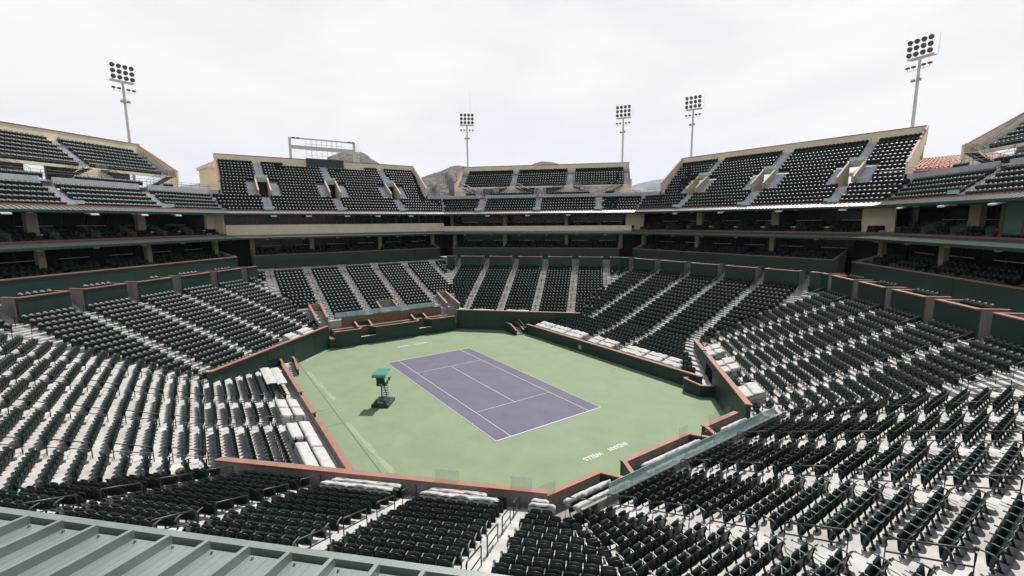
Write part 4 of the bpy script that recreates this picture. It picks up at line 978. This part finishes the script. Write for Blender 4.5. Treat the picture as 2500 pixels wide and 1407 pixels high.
for m, sp_ in ((0, [(2.7, 4.6), (5.2, 7.3)]), (1, [(2.7, 4.5), (5.1, 7.3)])):
    for i, (a, b) in enumerate(sp_): cover('FL', DK(m)+.4, ZK(m), -b, -a, 'creased white cover above the sloping green wall, %s row, %s piece' % (('front', 'second')[m], ('left', 'right')[i]), h=.9, dp=.85, skirt=.1, wr=.05)
for m, sp_ in ((0, [(8.0, 9.3), (3.6, 7.1), (-1.8, 1.9)]),):
    for i, (a, b) in enumerate(sp_): cover('FR', DK(m)+.4, ZK(m), a, b, 'white cover beyond the far corner wall, %s' % ('small piece by the wooden deck', 'wide middle piece', 'right hand piece')[i], h=.95, dp=.9, skirt=.3, wr=.07)
for m in (0, 1):
    for i, (a, b) in enumerate(((3.6, 5.0), (5.1, 6.9), (-1.6, .1), (.2, 1.9))): cover('NR', DK(m)+.4, ZK(m), a, b, 'bulky white cover behind the tunnel wall, %s row, %s' % (('front', 'second')[m], ('third farthest from us', 'farthest from us', 'nearest to us', 'second nearest to us')[i]), h=.95, dp=.9, skirt=.1, wr=.05)
cover('NR', DK(0)+.45, ZK(0), -7.6, -5.2, 'white cover over the last front row seats by the near railing', h=.95, dp=.9, skirt=.1, wr=.04)
cover('NR', DK(1)+.45, ZK(1), -7.6, -5.0, 'white cover over the second row seats by the near railing', h=.95, dp=.9, skirt=.1, wr=.04)

# ------------------------------------------------------------------ handrails in the aisles
SEEN = ('foreground corner' )
STN = {'NL': 'near left stand', 'NE': 'near end stand', 'NR': 'near right stand', 'RS': 'right side stand', 'FR': 'far right stand', 'FE': 'far end stand', 'FL': 'far left stand', 'LS': 'left side stand'}
def handrail(s, a, D0, z0, D1, z1, lab, bright=False):
    q = MB(); H = .90; r_ = .029
    A_ = lambda D, z: P(s, D, a, z)
    sl = (z1-z0)/(D1-D0)
    q.tube([A_(D0, z0), A_(D0, z0+H-.08), A_(D0+.06, z0+H), A_(D1-.06, z1+H), A_(D1, z1+H-.08), A_(D1, z1)], r_, 6)
    q.tube([A_(D0, z0+.48), A_(D1, z1+.48)], r_*.85, 6)
    c = A_(D0, z0); o = q.build('handrail', 'steel', loc=c); tag(o, lab, 'handrail', 'handrails in the seating aisles')
nr = 0
for s in SN:
    A = AIS[s]
    for ai, a in enumerate(A):
        cnt = 0
        for k in range(0, KN[s]-1, 3):
            if k < K0.get(s, 0): 
                if not (k == 0 and False): continue
            D0, D1 = DK(k)+.35, DK(k+2)+.35
            if TAN*D0 < abs(a)+.3: continue
            if s == 'FE' and D0 < 25.4: continue
            cnt += 1
            u1, v1, d1 = pix(P(s, D0, a, ZK(k)+.9))
            if d1 < 1 or not (-40 < u1 < 2540 and 0 < v1 < 1460): continue
            if u1 < 1150 and v1 > 1243+.14*u1+25: continue
            handrail(s, a, D0, ZK(k)+.0, D1, ZK(k+2), 'dark steel handrail, %s from the bottom, %s aisle from left, %s' % (ORDN[cnt-1], ORDN[ai], STN[s])); nr += 1
for s in ('LS', 'RS'):
    for ai, a in enumerate(AIS[s][2:4]):
        for n_, (m0, m1) in enumerate(((0, 1), (2, 4), (5, 6.6))):
            handrail(s, a, DS(m0)+.3, ZS(int(m0)), DS(m1)+.3, ZS(int(m1)), 'handrail in the lower rows, %s from the court, %s aisle, %s' % (ORDN[n_], ('farther', 'nearer')[(ai == 0) == (s == 'LS')], STN[s]))
# railing along the far left wall and along the tunnel wall
for s0, pts, lab in (('LS', [(-22.9, 10.0), (-16.6, 15.6)], 'long dark railing beside the sloping green wall on the left'),
                     ('RS', [(22.6, -10.1), (17.3, -15.4)], 'dark railing down the steps along the tunnel wall')):
    q = MB(); (x0, y0), (x1, y1) = pts; z0, z1 = (2.0, .75)
    off = (.0, -.35) if s0 == 'LS' else (0, .3); n = 7
    f = lambda a, h: (x0+(x1-x0)*a+off[0], y0+(y1-y0)*a+off[1], z0+(z1-z0)*a+h)
    for h in (.5, .95): q.tube([f(0, h), f(1, h)], .022, 6)
    for i in range(n): q.tube([f(i/(n-1), 0), f(i/(n-1), .95)], .022, 6)
    if s0 == 'RS':
        for i in range(36): q.tube([f(i/35, .1), f(i/35, .95)], .01, 4)
    tag(q.build('wall_railing', 'steel', loc=f(0, 0)), lab, 'railing')
for pts, lab in (([(-8.9, -23.6, 1.5), (-8.9, -23.6, 2.95), (-7.6, -25.0, 2.95), (-7.6, -25.0, 2.4)], 'bent dark railing at the end of the teal screen by the bend'),
                 ([(8.0, -25.1, 2.2), (8.0, -25.1, 3.4), (9.6, -23.6, 3.4), (9.6, -23.6, 2.2)], 'bent dark railing between the teal screen and tunnel wall'),
                 ([(2.9, -23.2, 1.3), (2.9, -23.2, 2.75), (4.4, -23.2, 2.75), (4.4, -23.2, 1.3)], 'small dark hoop railing behind the zigzag wall opening')):
    q = MB(); q.tube(pts, .024, 6); p0, p3 = Vector(pts[1]), Vector(pts[2]); q.tube([p0-Vector((0, 0, .5)), p3-Vector((0, 0, .5))], .02, 6)
    tag(q.build('hoop_railing', 'steel', loc=pts[0]), lab, 'railing')

# ------------------------------------------------------------------ the chairs
def grid_shell(front, back, nu, nv):
    """closed shell between two surfaces sampled on a grid"""
    vs, fs = [], []
    for fn in (front, back):
        for j in range(nv+1):
            for i in range(nu+1): vs.append(fn(-1+2*i/nu, j/nv))
    o = (nu+1)*(nv+1); id_ = lambda i, j: j*(nu+1)+i
    for j in range(nv):
        for i in range(nu):
            fs.append((id_(i, j), id_(i+1, j), id_(i+1, j+1), id_(i, j+1))); fs.append((o+id_(i, j), o+id_(i, j+1), o+id_(i+1, j+1), o+id_(i+1, j)))
    for i in range(nu): fs.append((id_(i, 0), o+id_(i, 0), o+id_(i+1, 0), id_(i+1, 0))); fs.append((id_(i, nv), id_(i+1, nv), o+id_(i+1, nv), o+id_(i, nv)))
    for j in range(nv): fs.append((id_(0, j), id_(0, j+1), o+id_(0, j+1), o+id_(0, j))); fs.append((id_(nu, j), o+id_(nu, j), o+id_(nu, j+1), id_(nu, j+1)))
    return vs, fs
# local frame: x along the row, +y towards the court, z up, origin on the tread under the back
def back_f(off):
    def f(u_, v):
        z = .20+.68*v; f_ = max(0, (z-.48)/.40); rnd = .115*abs(u_)**2.6*f_**1.3
        w_ = .2595*(1-.04*f_**3-.02*(1-v)**3); lip = -.03*max(0, (v-.85)/.15)**1.5
        return (u_*w_, .02-.05*v-.10*f_**1.4+.075*u_*u_*(.45+.55*f_)+off+lip, z-rnd)
    return f
def pad_f(sg):
    def f(u_, v):
        th = .040*(max(0, 1-abs(u_)**6)**.5)*(max(0.0, 1-abs(2*v-1)**6)**.5)+.004
        w_ = .232*(1-.05*abs(2*v-1)**3)
        return (u_*w_, .095+.060*v+sg*th-.03*(1-u_*u_)*(1-v), .22+.54*v-.05*abs(u_)**3*(1 if v > .5 else -1)*abs(2*v-1))
    return f
def chair_parts(lod):
    nb, npd = {0: ((8, 7), (7, 7)), 1: ((4, 3), (4, 3)), 2: ((2, 2), (2, 2))}[lod]
    out_ = {}
    b = MB(); vs, fs = grid_shell(back_f(.0), back_f(-.024), *nb); b.add(vs, fs, 0, True); out_['backrest'] = b
    p = MB(); vs, fs = grid_shell(pad_f(1), pad_f(-1), *npd); p.add(vs, fs, 0, True); out_['seat'] = p
    def arm(x, end=False):
        a = MB()
        if lod == 0:
            # flat topped bar, bent down at the back
            pts = [(-.10, .56), (-.04, .625), (.10, .65), (.27, .645)]
            for (y0, z0_), (y1, z1_) in zip(pts, pts[1:]):
                a.hexa([(x-.022, y0, z0_-.022), (x+.022, y0, z0_-.022), (x+.022, y1, z1_-.022), (x-.022, y1, z1_-.022), (x-.018, y0, z0_+.012), (x+.018, y0, z0_+.012), (x+.018, y1, z1_+.012), (x-.018, y1, z1_+.012)])
        elif lod == 1: a.box(x-.02, x+.02, -.08, .28, .62, .655)
        else: a.box(x-.02, x+.02, -.06, .26, .62, .65)
        return a
    def leg(x):
        a = MB()
        if lod == 0:
            a.hexa([(x-.018, -.12, .0), (x+.018, -.12, .0), (x+.018, -.055, .0), (x-.018, -.055, .0), (x-.018, .0, .34), (x+.018, .0, .34), (x+.018, .07, .34), (x-.018, .07, .34)])
            a.hexa([(x-.014, .0, .34), (x+.014, .0, .34), (x+.014, .07, .34), (x-.014, .07, .34), (x-.014, -.06, .60), (x+.014, -.06, .60), (x+.014, .04, .60), (x-.014, .04, .60)])
            a.box(x-.05, x+.05, -.15, .03, 0, .012)
            n = 9; c = (x, -.165, .56)            # cup ring behind
        else: a.hexa([(x-.016, -.10, .0), (x+.016, -.10, .0), (x+.016, -.02, .0), (x-.016, -.02, .0), (x-.016, .0, .6), (x+.016, .0, .6), (x+.016, .06, .6), (x-.016, .06, .6)])
        return a
    pl = MB(); sz = (.022, .016) if lod == 0 else ((.024, .017) if lod == 1 else (.03, .016)); pl.hexa([(-sz[0], -.078, .775-sz[1]), (sz[0], -.078, .775-sz[1]), (sz[0], -.066, .775-sz[1]), (-sz[0], -.066, .775-sz[1]), (-sz[0], -.092, .775+sz[1]), (sz[0], -.092, .775+sz[1]), (sz[0], -.080, .775+sz[1]), (-sz[0], -.080, .775+sz[1])]); out_['plate'] = pl
    def cup(x):
        a = MB(); a.tube([(x, .30, .585), (x, .30, .675)], .046, 10); return a
    out_['arm'] = arm; out_['leg'] = leg; out_['cup'] = cup
    return out_
def seat_pose(s, D, t, z, ro):
    nx, ny = SN[s]; return P(s, D, t, z), math.atan2(nx, -ny)+ro
vis = []
for i, sd_ in enumerate(seats):
    s, D, t, z, ro, key, row, kind = sd_
    p, rz_ = seat_pose(s, D, t, z+.5, ro); u1, v1, d1 = pix(p)
    if d1 < .5: continue
    inn = -12 < u1 < 2512 and 0 < v1 < 1415
    near = -220 < u1 < 2720 and -50 < v1 < 1700
    if not near: continue
    behind_roof = u1 < 1150 and v1 > 1246+.139*u1
    vis.append((d1, i, inn and not behind_roof, u1, v1))
vis.sort()
hero = [v[1] for v in vis if v[2]][:300]
hset = set(hero)
# ordinals inside each row of a block
rows_ = {}
for i in hero: s, D, t, z, ro, key, row, kind = seats[i]; rows_.setdefault((key, row, kind), [])
for i, sd_ in enumerate(seats):
    kk = (sd_[5], sd_[6], sd_[7])
    if kk in rows_: rows_[kk].append(i)
for kk in rows_: rows_[kk].sort(key=lambda i: pix(P(*seats[i][:4]))[0])
hp = chair_parts(0)
HM = {}
def hmesh(nm, mb, m_):
    me = bpy.data.meshes.new(nm); me.from_pydata([tuple(v) for v in mb.v], [], mb.f); me.materials.append(M[m_])
    me.polygons.foreach_set('use_smooth', mb.smooth); me.update(); HM[nm] = me
hmesh('backrest', hp['backrest'], 'plastic'); hmesh('seat', hp['seat'], 'plastic'); hmesh('number_plate', hp['plate'], 'plate')
for nm, x in (('l', -.26125), ('r', .26125)):
    hmesh('arm_'+nm, hp['arm'](x), 'arm'); hmesh('leg_'+nm, hp['leg'](x), 'steel'); hmesh('cup_'+nm, hp['cup'](x), 'steel')
BN = {('NL', 1): 'block left of the bend', ('NL', 2): 'block under the roof edge', ('NL', 0): 'strip right of the bend aisle'}
def block_name(key):
    s, b = key
    if s == 'NL': return {0: 'block at the bend', 1: 'block right beside the bend aisle', 2: 'second block left of the bend aisle', 3: 'third block from the bend aisle', 4: 'fourth block from the bend aisle', 5: 'fifth block from the bend aisle', 9: 'bend of the near stands'}.get(b, 'leftmost block')
    if s == 'NE': return {5: 'first near end block', 6: 'near end block touching the bend', 4: 'second near end block', 3: 'third near end block', 2: 'fourth near end block', 1: 'fifth near end block', 0: 'last near end block', 20: 'sunken row', 9: 'right hand bend'}[b]
    return 'block %s of the %s' % (ORDN[min(b, 20)], STN[s])
for n_, i in enumerate(hero):
    s, D, t, z, ro, key, row, kind = seats[i]; p, rz_ = seat_pose(s, D, t, z, ro)
    rr = rows_[(key, row, kind)]; o_ = rr.index(i)
    if kind == 'bend': lab = 'green folding chair turned on the corner of the %s row, %s' % (ORDN[row], block_name(key))
    else: lab = 'green folding chair, %s from left, %s row up, %s' % (ORDN[o_], ORDN[row], block_name(key))
    c = thing('stadium_chair', p, lab, 'chair', 'folding chairs in the lower stands', rz_)
    nbr = lambda q: any(0 <= j < len(seats) and seats[j][0] == s and seats[j][6] == row and abs(seats[j][2]-(t+q*.5225)) < .1 for j in (i-1, i+1))
    kids = [('backrest', 'backrest'), ('seat', 'seat'), ('armrest', 'arm_l'), ('leg', 'leg_l'), ('number_plate', 'number_plate')]
    if not nbr(-1): kids += [('cup_holder', 'cup_l')]
    if not nbr(1): kids += [('armrest', 'arm_r'), ('leg', 'leg_r')]
    for nm, me in kids:
        ob = bpy.data.objects.new(nm, HM[me]); COL.objects.link(ob); ob.parent = c
# everything else: one object of many far chairs
def merged(lod):
    p = chair_parts(lod); V_, F_, Mi, Sm = [], [], [], []
    for mb, mi in ((p['backrest'], 0), (p['seat'], 0), (p['arm'](-.26), 1), (p['leg'](-.26), 1), (p['plate'], 2)):
        o = len(V_); V_ += [tuple(v) for v in mb.v]; F_ += [[o+q for q in f] for f in mb.f]; Mi += [mi]*len(mb.f); Sm += mb.smooth
    return np.array(V_, dtype=np.float32), F_, Mi, Sm
def big_mesh(name, items, mats):
    """items: list of (pos, rotz, scale, lod)"""
    LV = {l: merged(l) for l in set(it[3] for it in items)}
    allv, loops, starts, tot, mis, sms = [], [], [], [], [], []; vo = 0; lo = 0
    pre = {}
    for l, (V_, F_, Mi, Sm) in LV.items():
        pre[l] = (V_, np.array([q for f in F_ for q in f], dtype=np.int32), np.array([len(f) for f in F_], dtype=np.int32), np.array(Mi, dtype=np.int32), np.array(Sm, dtype=bool))
    for pos, rz_, sc_, l in items:
        V_, Lp, Ln, Mi, Sm = pre[l]; c, s_ = math.cos(rz_), math.sin(rz_)
        X = V_*sc_; W = np.empty_like(X); W[:, 0] = X[:, 0]*c-X[:, 1]*s_+pos[0]; W[:, 1] = X[:, 0]*s_+X[:, 1]*c+pos[1]; W[:, 2] = X[:, 2]+pos[2]
        allv.append(W); loops.append(Lp+vo); tot.append(Ln); mis.append(Mi); sms.append(Sm); vo += len(V_)
    A = np.concatenate(allv); Lp = np.concatenate(loops); Ln = np.concatenate(tot); st = np.concatenate(([0], np.cumsum(Ln)[:-1])).astype(np.int32)
    me = bpy.data.meshes.new(name); me.vertices.add(len(A)); me.vertices.foreach_set('co', A.ravel())
    me.loops.add(len(Lp)); me.loops.foreach_set('vertex_index', Lp); me.polygons.add(len(Ln)); me.polygons.foreach_set('loop_start', st); me.polygons.foreach_set('loop_total', Ln)
    me.polygons.foreach_set('material_index', np.concatenate(mis)); me.polygons.foreach_set('use_smooth', np.concatenate(sms))
    for m_ in mats: me.materials.append(M[m_])
    me.update(calc_edges=True); me.validate()
    o = bpy.data.objects.new(name, me); COL.objects.link(o); return o
items = []
for d1, i, inn, u1, v1 in vis:
    if i in hset: continue
    s, D, t, z, ro, key, row, kind = seats[i]; p, rz_ = seat_pose(s, D, t, z, ro)
    items.append((p, rz_+random.uniform(-.015, .015), random.uniform(.99, 1.01), 0 if d1 < 27 else (1 if d1 < 62 else 2)))
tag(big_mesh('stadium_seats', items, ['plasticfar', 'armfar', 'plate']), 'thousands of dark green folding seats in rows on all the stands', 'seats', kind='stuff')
# suite chairs, two storeys
items = []
for s in ('FL', 'FE', 'FR', 'RS', 'NR'):
    for (D, z) in ((41.75, 10.7), (42.75, 11.1), (43.7, 11.5)):
        for t in np.arange(-15, 15.1, .62):
            if int((t+15)/5.2) != int((t+14.2)/5.2) or random.random() < .04: continue
            items.append((P(s, D, t, z), seat_pose(s, D, t, z, 0)[1]+random.uniform(-.02, .02), 1.08, 2))
    if s != 'FE':
        for (D, z) in ((45.9, 14.15), (46.8, 14.65), (47.7, 15.15)):
            L = TAN*D-1.2
            for t in np.arange(-L, L, .6):
                if int((t+20)/4.2) != int((t+20.9)/4.2): continue
                if s == 'NR' and t < 2.6 and t > -3.7: continue
                items.append((P(s, D, t, z), seat_pose(s, D, t, z, 0)[1]+random.uniform(-.02, .02), 1.05, 2))
tag(big_mesh('suite_chairs', items, ['plasticfar', 'armfar', 'plate']), 'many dark chairs in shaded rows inside the suites below both canopies', 'seats', kind='stuff')

# ------------------------------------------------------------------ outside: towers, mountains
def tile_roof(mb, cx, cy, hx, hy, z0, z1, rz_, n=14):
    c, s_ = math.cos(rz_), math.sin(rz_); T = lambda x, y, z: (cx+x*c-y*s_, cy+x*s_+y*c, z)
    kx, ky = .04, max(.04, 1-hx/hy*.95); C = 7
    for k in range(4):
        a, b = [(-hx, -hy), (hx, -hy), (hx, hy), (-hx, hy)][k], [(hx, -hy), (hx, hy), (-hx, hy), (-hx, -hy)][k]
        m = n if k % 2 == 0 else int(n*hy/hx)
        for i in range(m):
            for (q, dz) in ((i/m, 0), ((i+.5)/m, .10)):
                q2 = q+.5/m; p0 = (a[0]+(b[0]-a[0])*q, a[1]+(b[1]-a[1])*q); p1 = (a[0]+(b[0]-a[0])*q2, a[1]+(b[1]-a[1])*q2)
                for r_ in range(C):
                    f0, f1 = r_/C, (r_+1)/C
                    X = lambda p, f: (p[0]*(1-f+kx*f), p[1]*(1-f+ky*f))
                    A0, A1, B1, B0 = X(p0, f0), X(p1, f0), X(p1, f1), X(p0, f1); za, zb_ = z0+(z1-z0)*f0+dz+.05, z0+(z1-z0)*f1+dz
                    mb.add([T(*A0, za), T(*A1, za), T(*B1, zb_), T(*B0, zb_)], [(0, 1, 2, 3)])
for (cx, cy, hx, hy, zb, zt, rz_, lab) in ((-17.6, 66.5, 3.4, 3.4, 26.6, 28.4, .2, 'cream stair tower with tiled roof left of the far deck'),
                                          (64.5, -18.5, 4.5, 9.5, 23.0, 24.8, .05, 'building with red clay tile roof between the two right hand decks')):
    r = thing('stair_tower', (cx, cy, 0), lab, 'tower')
    q = MB(); q.obox((cx, cy), (math.cos(rz_), math.sin(rz_)), (-math.sin(rz_), math.cos(rz_)), hx-.5, hy-.5, 0, zb-.3); wl = q.build('wall', 'stucco', r)
    q = MB(); q.obox((cx, cy), (math.cos(rz_), math.sin(rz_)), (-math.sin(rz_), math.cos(rz_)), hx-.2, hy-.2, zb-.3, zb); q.build('cornice', 'stucco', r)
    q = MB(); tile_roof(q, cx, cy, hx, hy, zb, zt, rz_, 16 if hx < 5 else 30); q.build('tile_roof', 'tile', r)
def az_el(u, v):
    d = CR*(u-1250)/FPX+CU*(-(v-703.5)/FPX)+CF; return math.atan2(d[0], d[1]), d[2]/math.hypot(d[0], d[1])
def ridge(name, sil, R1, R0, matn, lab, rough, seed, fine=260, nv=26):
    rg = np.random.default_rng(seed); a_e = [az_el(*p) for p in sil]; az = np.array([a for a, e in a_e]); el = np.array([e for a, e in a_e])
    A = np.linspace(az[0], az[-1], fine); E_ = np.interp(A, az, el)
    jag = np.cumsum(rg.normal(0, 1, fine)); k = np.hanning(9); k /= k.sum(); jag = rg.normal(0, 1, fine); jag = np.convolve(jag, k, 'same')
    vs, fs = [], []
    gul = [np.convolve(rg.normal(0, 1, fine), np.hanning(w_)/np.hanning(w_).sum(), 'same') for w_ in (7, 17, 35)]
    for j in range(nv+1):
        f = j/nv
        for i in range(fine):
            f2 = f; R = R0+(R1-R0)*f
            H = CP[2]+E_[i]*R1+jag[i]*rough*.35; h = H*(f**1.25)
            w_ = math.sin(PI*min(1, f*1.02)); sh = int(f*14)
            h += rough*2.2*w_*(gul[0][(i+sh) % fine]*1.2+gul[1][(i+2*sh) % fine]*1.8+gul[2][(i+sh) % fine]*2.5)*(.4 if f > .93 else 1)
            h = min(h, H) if f < 1 else H
            a = A[i]+rg.normal(0, .0006)
            vs.append((CP[0]+R*math.sin(a), CP[1]+R*math.cos(a), max(-1, h)))
    for j in range(nv):
        for i in range(fine-1): fs.append((j*fine+i, j*fine+i+1, (j+1)*fine+i+1, (j+1)*fine+i))
    o = len(vs)                              # back slope
    for i in range(fine): vs.append((CP[0]+R1*1.4*math.sin(A[i]), CP[1]+R1*1.4*math.cos(A[i]), -1))
    for i in range(fine-1): fs.append((nv*fine+i, nv*fine+i+1, o+i+1, o+i))
    q = MB(); q.add(vs, fs, 0, False); tag(q.build(name, matn), kind='structure')
ridge('mountain', [(560, 545), (700, 500), (775, 418), (790, 397), (803, 384), (820, 376), (838, 371), (862, 369), (880, 370), (893, 379), (908, 389), (925, 398), (936, 404), (960, 420), (985, 438), (1012, 440), (1035, 432), (1052, 424), (1072, 419), (1090, 412), (1104, 407), (1120, 404), (1150, 412), (1200, 425), (1260, 418), (1290, 408), (1306, 400), (1322, 395), (1340, 394), (1356, 397), (1375, 406), (1420, 425), (1480, 445), (1540, 460), (1580, 469), (1640, 480), (1720, 520)], 1700, 700, 'rock', '', 9, 3)
ridge('far_mountain', [(1380, 540), (1450, 490), (1500, 470), (1535, 457), (1560, 449), (1580, 444), (1600, 439), (1640, 434), (1700, 440), (1800, 446), (1900, 440), (2000, 444), (2060, 448), (2150, 455), (2400, 500), (2600, 540)], 9000, 6000, 'farrock', '', 25, 5, fine=160, nv=14)
ridge('far_mountain', [(-400, 520), (0, 480), (200, 462), (400, 456), (480, 450), (500, 447), (560, 455), (700, 520)], 9000, 6000, 'farrock', '', 25, 6, fine=120, nv=12)

# ------------------------------------------------------------------ haze
q = MB(); q.box(-10500, 10500, -6000, 10500, -1.6, 1050)
hz = q.build('haze', 'line'); tag(hz, kind='stuff'); hm = bpy.data.materials.new('haze_volume'); hm.use_nodes = True
ht = hm.node_tree; ht.nodes.clear(); ho = ht.nodes.new('ShaderNodeOutputMaterial'); hv = ht.nodes.new('ShaderNodeVolumePrincipled')
hv.inputs['Color'].default_value = (0.72, 0.79, 0.95, 1); hv.inputs['Density'].default_value = 5e-5; hv.inputs['Anisotropy'].default_value = 0.2
ht.links.new(hv.outputs[0], ho.inputs['Volume']); hz.data.materials.clear(); hz.data.materials.append(hm)

print('seats', len(seats), 'visible', len(vis), 'handrails', nr)
